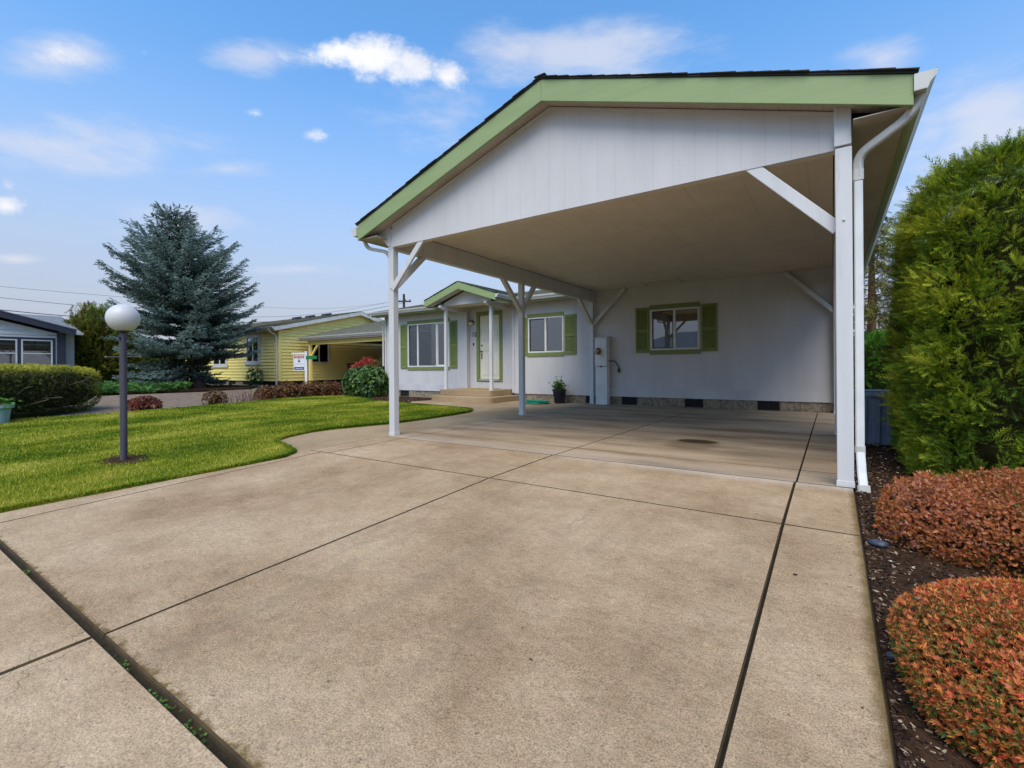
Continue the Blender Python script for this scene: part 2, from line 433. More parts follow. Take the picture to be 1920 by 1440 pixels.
# ------------------------------------------------------------------ terrain
def sstep(a, b, x):
    t = np.clip((x-a)/(b-a), 0, 1); return t*t*(3-2*t)
def H(X, Y):
    X = np.asarray(X, float); Y = np.asarray(Y, float)
    d = np.where(Y > 4.74, 0, np.where(Y > 3.52, -.02*(4.74-Y), -.024-.047*(3.52-Y)))
    d = np.where(Y < -6, -.024-.047*9.52, d)
    return d*(.3+.7*sstep(-13.5, -7, X))+.2*sstep(-15, -22, X)
def h(x, y): return float(H(x, y))
def sheet(name, poly, sp, off, mat, kind='structure', parent=None, jit=0, extra=0):
    xs = [p[0] for p in poly]; ys = [p[1] for p in poly]
    bp = []
    for i, p in enumerate(poly):
        q = poly[(i+1) % len(poly)]; L = math.hypot(q[0]-p[0], q[1]-p[1]); n = max(1, int(L/sp))
        bp += [(p[0]+(q[0]-p[0])*t/n, p[1]+(q[1]-p[1])*t/n) for t in range(n)]
    nb = len(bp); pts = [Vector(p) for p in bp]
    for x in np.arange(min(xs)+sp/2, max(xs), sp):
        for y in np.arange(min(ys)+sp/2, max(ys), sp): pts.append(Vector((x, y)))
    r = delaunay_2d_cdt(pts, [(i, (i+1) % nb) for i in range(nb)], [list(range(nb))], 1, 1e-4)
    V = [(v.x, v.y, h(v.x, v.y)+off) for v in r[0]]
    me = bpy.data.meshes.new(name); me.from_pydata(V, [], [tuple(f) for f in r[2]])
    # skirt
    bm = bmesh.new(); bm.from_mesh(me)
    be = [e for e in bm.edges if e.is_boundary]
    ex = bmesh.ops.extrude_edge_only(bm, edges=be)
    for v in [g for g in ex['geom'] if isinstance(g, bmesh.types.BMVert)]: v.co.z -= .08
    bmesh.ops.recalc_face_normals(bm, faces=bm.faces); bm.to_mesh(me); bm.free()
    o = finish(me, name, mat, parent)
    if kind: tag(o, kind=kind)
    return o
def inpoly(P, poly):
    x, y = P[:, 0], P[:, 1]; ins = np.zeros(len(P), bool); n = len(poly)
    for i in range(n):
        x1, y1 = poly[i]; x2, y2 = poly[(i+1) % n]
        c = ((y1 > y) != (y2 > y)) & (x < (x2-x1)*(y-y1)/(y2-y1+1e-12)+x1); ins ^= c
    return ins

LAWNP = [(-5.62, .70), (-5.5, 1.8), (-5.40, 2.7), (-5.36, 3.1), (-5.5, 3.34), (-5.95, 3.5), (-6.4, 3.6), (-6.62, 3.75), (-6.75, 3.97), (-6.88, 4.4), (-6.85, 4.85), (-6.72, 5.4),
         (-6.6, 5.9), (-6.62, 6.8), (-6.7, 7.7), (-6.8, 8.3), (-7.0, 8.66), (-7.35, 8.95), (-7.9, 9.1), (-9., 9.25), (-10.1, 9.44), (-11.6, 9.6), (-12.8, 10.3), (-14.9, 10.9),
         (-15.5, 9.5), (-15.1, 7.9), (-14.7, 6.8), (-14.2, 4.9), (-13.95, 3.9), (-14.4, 2.2), (-15.5, -1), (-17, -5), (-15, -9), (-8, -9), (-5.7, .5)]
LAWNP = [p for p in LAWNP if p[1] > .65 and p != (-14.4, 2.2)]+[(-14.3, 2.3), (-14.2, .70), (-10., .70)]
WALKP = [(-5.52, 3.2), (-5.9, 3.42), (-6.4, 3.52), (-6.66, 3.7), (-6.83, 3.97), (-6.96, 4.4), (-6.93, 4.85), (-6.80, 5.4), (-6.68, 5.9), (-6.70, 6.8), (-6.78, 7.7),
         (-6.9, 8.36), (-7.1, 8.76), (-7.45, 9.05), (-7.95, 9.2), (-9., 9.35), (-10.1, 9.54), (-10.6, 10.2), (-10.3, 12.05), (-5.52, 12.05)]

def ground_big():
    xs = np.concatenate([[-900, -300, -120, -60, -40], np.arange(-34, 6, 1.), [12, 30, 120, 400, 900]])
    ys = np.concatenate([[-900, -200, -60, -20, -12], np.arange(-8, 26, 1.), [34, 60, 200, 900]])
    V = [(x, y, h(x, y)-.10) for y in ys for x in xs]; n = len(xs)
    F = [(j*n+i, j*n+i+1, (j+1)*n+i+1, (j+1)*n+i) for j in range(len(ys)-1) for i in range(n-1)]
    o = npmesh('ground', V, F, M('rough_ground', (.07, .1, .02), (.05, .06, .02), 2, .95, .6, 30)); tag(o, kind='structure')
ground_big()
sheet('lawn', LAWNP, .35, .012, LAWN)
sheet('walkway', WALKP, .5, -.003, CWALK)
# neighbour's asphalt drive beyond the lawn
sheet('neighbour_driveway', [(-13.4, -4), (-13.6, 3.5), (-14.2, 5), (-14.8, 8), (-14.4, 12.8), (-22.8, 13.2), (-25.5, 11.8), (-21.2, 10.6), (-20.6, 8.6), (-20.8, 6.0), (-20.2, 3.0), (-19, -4)], .8, -.045, ASPH)
sheet('neighbour_carport_slab', [(-23.1, 13.6), (-16.3, 13.4), (-16.3, 21), (-23.1, 21)], 1., -.03, CWALK)
# concrete panels with tooled joints
def panel(mb, x0, x1, y0, y1, e=.006, drop=.009, th=.07):
    ny = max(1, int((y1-y0)/.6)); rows = []
    for i in range(ny+1):
        y = y0+(y1-y0)*i/ny
        rows.append([(x0, y), (x1, y)])
    out = [(x0, y0), (x1, y0), (x1, y1), (x0, y1)]
    inn = [(x0+e, y0+e), (x1-e, y0+e), (x1-e, y1-e), (x0+e, y1-e)]
    k = len(mb.v)
    V = [(x, y, h(x, y)) for x, y in inn]+[(x, y, h(x, y)-drop) for x, y in out]+[(x, y, h(x, y)-th) for x, y in out]
    F = [(0, 1, 2, 3)]+[(4+i, 4+(i+1) % 4, (i+1) % 4, i) for i in range(4)]+[(8+i, 8+(i+1) % 4, 4+(i+1) % 4, 4+i) for i in range(4)]
    mb.add(V, F)
def slab_obj(mb, name, mat, dirty):
    o = mb.build(name, mat); o.data.materials.append(dirty)
    for p in o.data.polygons:
        if p.normal.z < .95: p.material_index = 1
    return tag(o, kind='structure')
EDGE = M('soiled_slab_edge', (.085, .055, .025), (.045, .03, .014), 9, .95, .5, 60, dirt=(.07, .06, .015))
XS = [-5.60, -5.25, -2.65, -.27, .145]
d = MB()
def strips(mb, xs, ys, j=.007, e=.008):
    for i in range(len(xs)-1):
        for k in range(len(ys)-1):
            panel(mb, xs[i]+j/2, xs[i+1]-j/2, ys[k]+j/2, ys[k+1]-j/2, e)
strips(d, XS, [.70, 3.52], .010, .005)
strips(d, [-5.5, -5.12, -2.65, -.27, .145], [3.52, 4.74], .010, .005)
slab_obj(d, 'driveway', CONC, EDGE)
d = MB(); strips(d, [-5.5, -5.12, -2.64, -.26, .13], [4.74, 5.30, 8.2, 12.06], .007, .005)
slab_obj(d, 'carport_slab', SLAB, EDGE)
d = MB(); strips(d, [-22, -18, -14, -10.5, -7.0, -2.67, 1.6, 6], [-1.2, .682], .012, .008); strips(d, [-22, -18, -14, -10.5, -7, -3.5, 0, 3.5, 6], [-4.5, -1.2], .012, .011)
slab_obj(d, 'sidewalk', CSIDE, EDGE)
# dirt that fills the joints
V = []; F = []
for i, (x0, x1, y0, y1) in enumerate([(-5.60, .15, .3, 3.52), (-5.5, .15, 3.52, 4.74), (-5.5, .12, 4.74, 12.05), (-6.9, 6, -4.4, .3)]):
    k = len(V); V += [(x, y, h(x, y)-.026) for x, y in ((x0, y0), (x1, y0), (x1, y1), (x0, y1))]; F.append((k, k+1, k+2, k+3))
tag(npmesh('joint_filler', V, F, JOINT), kind='structure')
sheet('mulch_bed', [(.15, .66), (.15, 4.8), (.13, 12), (.6, 16), (4.5, 16), (4.5, .66)], .3, -.016, SOIL)
sheet('house_bed', [(-13.9, 10.75), (-12.8, 10.4), (-11.6, 9.72), (-10.2, 9.6), (-10.65, 10.3), (-10.35, 11.95), (-13.95, 11.98)], .3, -.02, SOIL)
sheet('spruce_bed', [(-21.3, 8.2), (-21.0, 10.6), (-23, 12.0), (-26, 12.2), (-27, 9), (-24.5, 5.5), (-21.8, 5.6)], .5, .02, SOIL)
exec_parts = True
# ------------------------------------------------------------------ building helpers
def TY(Y): return lambda u, o, z: (u, Y-o, z)          # wall facing -Y
def TX(X): return lambda u, o, z: (X+o, u, z)          # wall facing +X
def bx(mb, T, u0, u1, o0, o1, z0, z1):
    a = T(u0, o0, z0); b = T(u1, o1, z1)
    mb.box(min(a[0], b[0]), max(a[0], b[0]), min(a[1], b[1]), max(a[1], b[1]), min(a[2], b[2]), max(a[2], b[2])); return mb
def wall_holes(mb, T, u0, u1, z0, z1, th, holes):
    us = sorted({u0, u1, *[x for hh in holes for x in hh[:2]]}); zs = sorted({z0, z1, *[x for hh in holes for x in hh[2:]]})
    for a, b in zip(us, us[1:]):
        run = None
        for c, dd in zip(zs, zs[1:]):
            inside = any(hh[0] <= (a+b)/2 <= hh[1] and hh[2] <= (c+dd)/2 <= hh[3] for hh in holes)
            if inside:
                if run: bx(mb, T, a, b, -th, 0, *run); run = None
            else: run = (run[0], dd) if run else (c, dd)
        if run: bx(mb, T, a, b, -th, 0, *run)
def shutter(parent, T, u0, u1, z0, z1, mat, mid=.48):
    m = MB(); s = .05; zm = z0+(z1-z0)*mid
    bx(m, T, u0, u0+s, .002, .032, z0, z1); bx(m, T, u1-s, u1, .002, .032, z0, z1)
    for a, b in ((z0, z0+.08), (z1-.07, z1), (zm-.035, zm+.035)): bx(m, T, u0+s, u1-s, .002, .030, a, b)
    bx(m, T, u0+s, u1-s, .002, .006, z0+.08, z1-.07)
    for a, b in ((z0+.08, zm-.035), (zm+.035, z1-.07)):
        n = int((b-a)/.034)
        for i in range(n):
            z = a+(b-a)*(i+.5)/n; hgt = (b-a)/n
            p = [T(u0+s, .006, z+hgt*.5), T(u0+s, .024, z-hgt*.35), T(u0+s, .024, z-hgt*.5), T(u0+s, .006, z+hgt*.2)]
            q = T(u1-s, 0, 0); r = T(u0+s, 0, 0)
            m.prism(p, (q[0]-r[0], q[1]-r[1], 0))
    return m.build('shutter', mat, parent)
def window(parent, T, u0, u1, z0, z1, splits, trim=None, fr=.04, proud=.018, rail=None, frm=None, blinds=None, depth=.05):
    m = MB(); fm = frm or WHITEP
    bx(m, T, u0, u0+fr, -depth, proud, z0, z1); bx(m, T, u1-fr, u1, -depth, proud, z0, z1)
    bx(m, T, u0+fr, u1-fr, -depth, proud-.002, z1-fr, z1); bx(m, T, u0+fr, u1-fr, -depth, proud-.002, z0, z0+fr)
    cu = [u0+fr]
    for s in splits:
        bx(m, T, s-.028, s+.028, -depth+.004, proud-.006, z0+fr, z1-fr); cu += [s-.028, s+.028]
    cu.append(u1-fr)
    for i in range(0, len(cu), 2):
        if rail: bx(m, T, cu[i], cu[i+1], -depth+.01, proud-.01, z0+(z1-z0)*rail-.022, z0+(z1-z0)*rail+.022)
    w = m.build('window', fm, parent, bevel=.003)
    for i in range(0, len(cu), 2):
        s = MB(); a, b = cu[i], cu[i+1]
        if i != 2 and not rail:      # sliding sash
            q = MB(); t = .026
            bx(q, T, a, a+t, -.035, -.012, z0+fr, z1-fr); bx(q, T, b-t, b, -.035, -.012, z0+fr, z1-fr)
            bx(q, T, a+t, b-t, -.035, -.012, z1-fr-t, z1-fr); bx(q, T, a+t, b-t, -.035, -.012, z0+fr, z0+fr+t)
            q.build('sash', METAL if i == 0 else fm, w)
        bx(s, T, a+.001, b-.001, -.03, -.024, z0+fr+.001, z1-fr-.001); s.build('pane', GLASS, w)
    if trim:
        for a, b in ((z1, z1+.115), (z0-.115, z0)):
            t = MB(); bx(t, T, u0-.02, u1+.02, .001, .024, a+.001, b-.001); t.build('trim', trim, w, bevel=.003)
    if blinds == 'h':
        q = MB(); n = int((z1-z0-.1)/.05)
        for i in range(n): z = z1-.06-i*.05; bx(q, T, u0+.05, u1-.05, -.14, -.105, z-.012, z)
        q.build('blind', BLIND, w)
    elif blinds:
        for (a, b, zz0) in blinds:
            n = 24; V = []; F = []
            for i in range(n+1):
                u = a+(b-a)*i/n; o = -.16+.025*math.sin(i*1.9)
                V += [T(u, o, zz0), T(u, o, z1-.02)]
                if i: F.append((2*i-2, 2*i, 2*i+1, 2*i-1))
            npmesh('curtain', V, F, CURT, w)
    return w
def gutter(a, b, name, parent, out, mat=None, sz=.11):
    """K-style gutter from a to b (back-top edge line); out = outward unit vec"""
    a = Vector(a); b = Vector(b); o = Vector(out); z = Vector((0, 0, 1))
    prof = [(0, 0), (0, -sz), (.6*sz, -sz), (.75*sz, -.65*sz), (1.0*sz, -.35*sz), (1.08*sz, 0), (1.02*sz, .004), (.95*sz, -.04*sz), (.92*sz, -.34*sz), (.68*sz, -.62*sz), (.56*sz, -.93*sz), (.06*sz, -.93*sz), (.05*sz, 0)]
    m = MB(); P = [a+o*p+z*q for p, q in prof]; n = len(P); dv = b-a
    V = P+[p+dv for p in P]
    m.add(V, [(i, (i+1) % n, (i+1) % n+n, i+n) for i in range(n)])
    q = MB();
    for base, s in ((a, 1), (b, -1)):
        e = dv.normalized()*.003*s
        pts = [base+o*p+zz*z for p, zz in prof[:6]]
        m.prism([p+e*.2 for p in pts], e)
    return m.build(name, mat or GUT, parent)
def shingles(mb, e0, e1, up, L, course=.145, th=.012, jag=.012):
    """courses of shingles from the eave line e0-e1 along unit vector up for length L"""
    e0 = Vector(e0); e1 = Vector(e1); up = Vector(up).normalized(); n = (e1-e0).cross(up).normalized()
    if n.z < 0: n = -n
    k = max(1, int(L/course)); run = (e1-e0).normalized()
    for i in range(k+1):
        s = i*course; e = min(L, s+course+.02)
        if e-s < .03: continue
        ja = run*random.uniform(-jag, jag); jb = run*random.uniform(-jag, jag)
        a = e0+up*s-ja; b = e1+up*s+jb
        mb.prism([a+n*.002, a+n*(th+.002), a+up*(e-s)+n*.004, a+up*(e-s)+n*.001], b-a)

# ================================================================== CARPORT
FL, FR, AP = -5.92, .515, -2.70          # fascia ends and apex in X
ZB, ZT, AB, AT = 2.94, 3.17, 4.01, 4.25
YF = 4.60
SL = (AB-ZB)/(AP-FL)
cp = thing('carport', (-2.7, 8.4, 0), 'open white carport with sage green gable trim attached to the lavender grey house', 'carport')
def fascia_half(x0, x1, zb0, zt0, zb1, zt1, name='fascia'):
    m = MB(); m.prism([(x0, YF, zb0), (x1, YF, zb1), (x1, YF, zt1), (x0, YF, zt0)], (0, .035, 0)); return m.build(name, GREEN, cp, bevel=.003)
fascia_half(FL, AP-.001, ZB, ZT, AB, AT); fascia_half(AP+.001, FR, AB, AT, ZB, ZT)
# side fascia under gutters
m = MB(); m.box(FR-.018, FR, YF+.036, 20.6, ZB+.005, ZT-.01); m.build('fascia', GREEN, cp)
m = MB(); m.box(FL, FL+.018, YF+.036, 20.6, ZB+.005, ZT-.01); m.build('fascia', GREEN, cp)
# roof deck and shingles
m = MB()
for x0, x1 in ((FL-.02, AP), (FR+.02, AP)):
    s = 1 if x1 > x0 else -1
    m.prism([(x0, YF-.012, ZT-.004), (x1, YF-.012, AT+.004), (x1, YF-.012, AT+.020), (x0, YF-.012, ZT+.012)], (0, 16.1, 0))
deck = m.build('roof', M('roof_edge', (.03, .03, .028), None, 8, .9, 0), cp)
m = MB(); L = math.hypot(AP-FL, AT-ZT)
for yy0, yy1 in ((YF-.03, 20.6),):
    shingles(m, (FL-.03, yy0, ZT+.012), (FL-.03, yy1, ZT+.012), (AP-FL, 0, AT-ZT), L+.02, jag=.010, th=.009)
    shingles(m, (FR+.03, yy0, ZT+.012), (FR+.03, yy1, ZT+.012), (AP-FR, 0, AT-ZT), L+.02, jag=.010, th=.009)
m.box(AP-.07, AP+.07, YF-.035, 20.6, AT+.028, AT+.038)
m.build('shingles', SHING, deck)
# rake soffit, eave soffit
m = MB()
for x0, x1 in ((FL+.02, AP), (FR-.02, AP)):
    z0 = ZB+.035+abs(x0-(FL if x0 < AP else FR))*SL
    m.prism([(x0, YF+.036, z0), (x1, YF+.036, AB+.035), (x1, YF+.036, AB+.047), (x0, YF+.036, z0+.012)], (0, .20, 0))
m.build('soffit', SOFF, cp)
m = MB(); m.box(.15, FR-.019, YF+.037, 20.5, 2.955, 2.963); m.build('soffit', SOFF, cp)
m = MB(); m.box(FL+.019, -5.53, YF+.037, 11.7, 2.955, 2.963); m.build('soffit', SOFF, cp)
# gable panel
GX0, GX1 = -5.40, .028
def zs(x): return AB+.028-abs(x-AP)*SL
m = MB(); m.prism([(GX0, 4.82, 2.812), (GX1, 4.82, 2.812), (GX1, 4.82, zs(GX1)), (AP, 4.82, zs(AP)), (GX0, 4.82, zs(GX0))], (0, .045, 0))
m.build('gable_panel', SIDE, cp)
m = MB(); m.box(GX0, GX1, 4.866, 4.93, 2.815, 3.088); m.build('header', CEIL, cp)
for a, b in ((GX0, AP-.001), (AP+.001, GX1)):
    m = MB(); m.prism([(a, 4.80, zs(a)-.028), (b, 4.80, zs(b)-.028), (b, 4.80, zs(b)-.004), (a, 4.80, zs(a)-.004)], (0, .018, 0)); m.build('moulding', SIDET, cp)
# heel blocks at the eave corners
m = MB(); m.prism([(-5.78, 4.83, 3.09), (-5.45, 4.83, 3.15), (-5.45, 4.83, 2.83), (-5.50, 4.83, 2.83)], (0, .09, 0)); m.build('heel_block', WHITE, cp, bevel=.004)
# ceiling
m = MB(); m.box(-5.40, .02, 4.93, 12.095, 3.09, 3.11); m.build('ceiling', CEIL, cp)
m = MB()
for x0, x1, y0, y1 in ((-3.9, -3.0, 11.32, 11.345), (-3.9, -3.0, 12.0, 12.025), (-3.9, -3.875, 11.345, 12.0), (-3.025, -3.0, 11.345, 12.0)): m.box(x0, x1, y0, y1, 3.066, 3.0895)
m.box(-3.87, -3.03, 11.35, 11.995, 3.082, 3.0895)
m.build('attic_hatch', CEIL, cp)
# beams
m = MB(); m.box(-5.52, -5.41, 4.84, 12.09, 2.79, 3.088); m.build('beam', WHITE, cp, bevel=.004)
m = MB(); m.box(.03, .12, 4.875, 12.09, 2.79, 3.12); m.build('beam', WHITE, cp, bevel=.004)
# posts
def post(x0, x1, y0, y1, z1):
    m = MB(); m.box(x0, x1, y0, y1, .035, z1); p = m.build('post', WHITE, cp, bevel=.006)
    m = MB(); m.box(x0-.006, x1+.006, y0-.006, y1+.006, .0, .034); m.box(x0-.004, x1+.004, y0-.004, y1+.004, .034, .05)
    m.build('base_shoe', WHITE, p, bevel=.003)
    m = MB(); m.lathe([(.011, 0), (.011, .006), (.006, .010)], ((x0+x1)/2, y0, min(2.2, z1-.5)), 8, 'y'); m.build('bolt', GUT, p)
    return p
for y in (4.84, 8.39, 11.94): post(-5.52, -5.41, y, y+.1, 2.79)
for y in (8.25, 11.94): post(.03, .13, y, y+.1, 2.79)
p = post(.03, .145, 4.755, 4.865, 2.80)
m = MB(); m.box(.024, .142, 4.748, 4.87, 2.815, 3.14); m.build('post_cap_block', WHITE, p, bevel=.005)
# knee braces
def brace(a, b, up, w=.085, hh=.085):
    m = MB(); m.beam(a, b, w, hh, up); return m.build('knee_brace', WHITE, cp, bevel=.004)
brace((-5.43, 4.845, 2.19), (-4.78, 4.845, 2.86), (0, 1, 0), .085, .034)
brace((-5.465, 4.93, 2.24), (-5.465, 5.52, 2.80), (1, 0, 0), .085, .085)
brace((.05, 4.8435, 2.15), (-.64, 4.8435, 2.87), (0, 1, 0), .10, .034)
brace((-5.465, 8.41, 2.2), (-5.465, 7.72, 2.83), (1, 0, 0)); brace((-5.465, 8.47, 2.24), (-5.465, 8.98, 2.83), (1, 0, 0))
brace((-5.465, 11.96, 2.2), (-5.465, 11.15, 2.83), (1, 0, 0))
brace((-5.43, 12.0, 2.17), (-4.52, 12.0, 3.08), (0, 1, 0), .09, .07)
brace((.04, 12.0, 2.15), (-.86, 12.0, 3.06), (0, 1, 0), .09, .07)
# gutters and downspouts
gutter((FR+.001, YF-.02, ZT-.01), (FR+.001, 20.5, ZT-.01), 'gutter', cp, (1, 0, 0), sz=.125)
gutter((FL-.001, YF-.02, ZT-.04), (FL-.001, 20.5, ZT-.04), 'gutter', cp, (-1, 0, 0), sz=.125)
def rect_tube(mb, pts, w, t, side):
    """swept rectangular pipe; side = constant side axis"""
    sd = Vector(side).normalized(); pts = [Vector(p) for p in pts]; V = []; n = 8
    for i, p in enumerate(pts):
        dd = (pts[min(i+1, len(pts)-1)]-pts[max(i-1, 0)]).normalized(); s2 = (sd-dd*sd.dot(dd)).normalized(); u = dd.cross(s2)
        for a, b in ((-1, -.7), (-.7, -1), (.7, -1), (1, -.7), (1, .7), (.7, 1), (-.7, 1), (-1, .7)): V.append(p+s2*w/2*a+u*t/2*b)
    F = [(i*n+k, i*n+(k+1) % n, (i+1)*n+(k+1) % n, (i+1)*n+k) for i in range(len(pts)-1) for k in range(n)]
    F += [tuple(range(n-1, -1, -1)), tuple(range((len(pts)-1)*n, len(pts)*n))]
    mb.add(V, F)
def bez(ps, n=7):
    """polyline with rounded corners"""
    ps = [Vector(p) for p in ps]; out = [ps[0]]
    for i in range(1, len(ps)-1):
        a, b, c = ps[i-1], ps[i], ps[i+1]; r = min(.11, (a-b).length*.45, (c-b).length*.45)
        s = b+(a-b).normalized()*r; e = b+(c-b).normalized()*r
        for k in range(n+1):
            t = k/n; out.append(s*(1-t)**2+b*2*t*(1-t)+e*t*t)
    return out+[ps[-1]]
m = MB(); rect_tube(m, [(.188, 4.85, .30), (.188, 4.85, 2.60)], .062, .05, (1, 0, 0))
ds = m.build('downspout', WHITEP, cp, bevel=.002)
m = MB(); rect_tube(m, bez([(.188, 4.85, 2.56), (.188, 4.85, 2.74), (.50, 4.70, 2.90), (.575, 4.68, 3.06)]), .062, .052, (.9, -.4, 0)); m.build('elbow', GUT, ds)
m = MB(); rect_tube(m, [(.188, 4.85, 2.53), (.188, 4.85, 2.62)], .074, .060, (1, 0, 0)); m.build('coupling', GUT, ds); m = MB()
rect_tube(m, [(.188, 4.85, .28), (.188, 4.85, .335)], .072, .060, (1, 0, 0)); m.build('coupling', GUT, ds)
m = MB(); rect_tube(m, [(.19, 4.85, .30), (.197, 4.80, .12), (.207, 4.75, -.01)], .062, .052, (1, 0, 0)); m.build('elbow', WHITEP, ds)
m = MB(); rect_tube(m, [(.205, 4.755, .03), (.21, 4.742, -.025)], .085, .07, (1, 0, 0)); m.build('coupling', GUT, ds)
for z in (1.9, 1.2): m = MB(); m.box(.14, .157, 4.855, 4.87, z, z+.03); m.build('strap', METAL, ds)
m = MB(); rect_tube(m, bez([(-5.97, 4.75, 3.05), (-5.93, 4.78, 2.86), (-5.60, 4.90, 2.78), (-5.56, 4.96, 2.62), (-5.56, 4.96, .05)]), .05, .05, (0, 1, 0)); m.build('downspout', GUT, cp)

# ================================================================== HOUSE
hs = thing('house', (-7, 12.1, 0), 'lavender grey single storey house with olive green shutters and cream front door', 'house')
T0 = TY(12.1); TD = TY(12.25)
W1 = (-12.76, -10.77, 1.06, 2.60); W2 = (-7.60, -6.40, 1.45, 2.50); W3 = (-3.87, -2.67, 1.43, 2.47)
m = MB(); wall_holes(m, T0, -13.98, -9.98, .23, 2.96, .12, [W1]); m.box(-10.1, -9.981, 12.221, 12.37, .23, 2.96); m.box(-13.98, -13.86, 12.221, 20, .23, 2.96); m.build('wall', SIDE, hs)
m = MB(); wall_holes(m, T0, -8.19, .125, .23, 3.12, .12, [W2, W3])
m.box(-8.189, -8.07, 12.221, 12.37, .23, 2.96)
m.box(.005, .125, 12.221, 20, .23, 3.12)
m.build('wall', SIDE, hs)
m = MB(); wall_holes(m, TD, -9.979, -8.191, .25, 2.96, .12, [(-9.66, -8.70, .60, 2.76)]); m.build('wall', SIDE, hs)
# gables of the long roof
for X in (-13.98,):
    m = MB(); m.prism([(X, 12.1, 2.965), (X, 20, 2.965), (X, 16.1, 3.86)], (.12, 0, 0)); m.build('gable', SIDE, hs)
for a in ((-13.985, -9.985), (-8.185, .125)): m = MB(); bx(m, T0, *a, .0015, .008, .215, .445); m.build('base_board', SIDET, hs)
for u in (-13.99, -10.07, -8.185, .04): m = MB(); bx(m, T0, u, u+.085, .009, .026, .24, 2.955); m.build('corner_board', SIDET, hs, bevel=.003)
m = MB(); m.box(-13.85, .0, 12.4, 15.5, .3, 2.95)
m.build('interior', M('dim_interior', (.07, .065, .06), None, 2, .9, 0), hs)
# foundation blocks
def blocks(x0, x1, y, z0, z1, vents, parent, face='y', L=.40, mat=None):
    m = MB(); x = x0
    while x < x1-.02:
        nx = min(x1, x+L); skip = False
        for a, b in vents:
            if x >= a-.01 and x < b: x = b; skip = True; break
            if x < a < nx: nx = a
        if skip: continue
        pr = random.uniform(0, .012)
        (m.box(x+.004, nx-.004, y-pr, y+.15, z0, z1-.004) if face == 'y' else m.box(y-.15, y+pr, x+.004, nx-.004, z0, z1-.004))
        x = nx
    (m.box(x0, x1, y+.006, y+.14, z0, z1-.01) if face == 'y' else m.box(y-.14, y-.006, x0, x1, z0, z1-.01))
    o = m.build('foundation', mat or STONE, parent, bevel=.006)
    for a, b in vents:
        v = MB(); f = .018
        def B(u0, u1, o0, o1, q0, q1):
            if face == 'y': v.box(u0, u1, y-o1, y-o0, q0, q1)
            else: v.box(y+o0, y+o1, u0, u1, q0, q1)
        B(a, a+f, -.003, .008, z0+.03, z1-.01); B(b-f, b, -.003, .008, z0+.03, z1-.01); B(a+f, b-f, -.003, .007, z1-.01-f, z1-.01); B(a+f, b-f, -.003, .007, z0+.03, z0+.03+f)
        B((a+b)/2-.006, (a+b)/2+.006, -.003, .006, z0+.03+f, z1-.01-f)
        vo = v.build('foundation_vent', METAL, parent)
        v = MB(); B(a+f, b-f, -.005, -.0035, z0+.03+f, z1-.01-f); v.build('screen', DARK, vo)
blocks(-13.95, -10.3, 12.125, -.03, .225, [(-13.2, -12.75), (-10.75, -10.4)], hs)
blocks(-8.1, .1, 12.125, -.03, .225, [(-5.72, -5.32), (-4.67, -4.25), (-3.03, -2.60), (-1.42, -.98)], hs)
w = window(hs, T0, *W1, [-12.27, -11.35], GREEN2, blinds=[(-12.7, -12.35, 1.1), (-11.3, -10.85, 1.1)])
w = window(hs, T0, *W2, [-7.0], GREEN2, blinds=[(-7.5, -7.1, 1.5)])
w = window(hs, T0, *W3, [-3.27], GREEN2)
shutter(hs, T0, -10.73, -10.41, 1.01, 2.61, GREEN2); shutter(hs, T0, -13.13, -12.80, 1.01, 2.61, GREEN2)
shutter(hs, T0, -7.92, -7.62, 1.38, 2.52, GREEN2); shutter(hs, T0, -6.36, -5.99, 1.38, 2.52, GREEN2)
shutter(hs, T0, -4.26, -3.91, 1.37, 2.54, GREEN2); shutter(hs, T0, -2.63, -2.26, 1.37, 2.52, GREEN2)
# front door
m = MB()
for a in ((-9.58, -8.78),):
    bx(m, TD, -9.575, -8.785, -.055, -.02, .645, 2.715)
    for c0, c1 in ((-9.50, -9.215), (-9.145, -8.86)):
        for z0, z1 in ((.73, 1.02), (1.36, 2.02), (2.20, 2.60)) if False else ((.75, 1.42), (1.56, 1.74), (1.88, 2.26), (2.38, 2.62)):
            bx(m, TD, c0, c1, -.0195, -.010, z0, z1); bx(m, TD, c0+.03, c1-.03, -.0095, -.004, z0+.03, z1-.03)
door = m.build('door', DOORM, hs, bevel=.004)
m = MB(); m.lathe([(.03, 0), (.032, .01), (.012, .016), (.012, .05), (.028, .06), (.03, .08), (.015, .092)], (-9.50, 12.27, 1.55), 14, 'y')
m.beam((-9.50, 12.255, 1.48), (-9.50, 12.255, 1.30), .05, .012, (0, 1, 0)); m.build('handle', BRASS, door, smooth=True)
m = MB(); m.lathe([(.03, 0), (.032, .012), (.026, .022)], (-9.50, 12.27, 1.74), 14, 'y'); m.build('deadbolt', METAL, door, smooth=True)
m = MB()
for a, b, z0, z1 in ((-9.70, -9.58, .56, 2.84), (-8.78, -8.66, .56, 2.84), (-9.578, -8.782, 2.72, 2.84), (-9.578, -8.782, .56, .64)): bx(m, TD, a, b, -.06, .022, z0, z1)
m.build('door_frame', GREEN2, hs, bevel=.004)
m = MB(); bx(m, TD, -9.57, -8.79, .023, .05, .60, .628); m.build('threshold', GUT, hs)
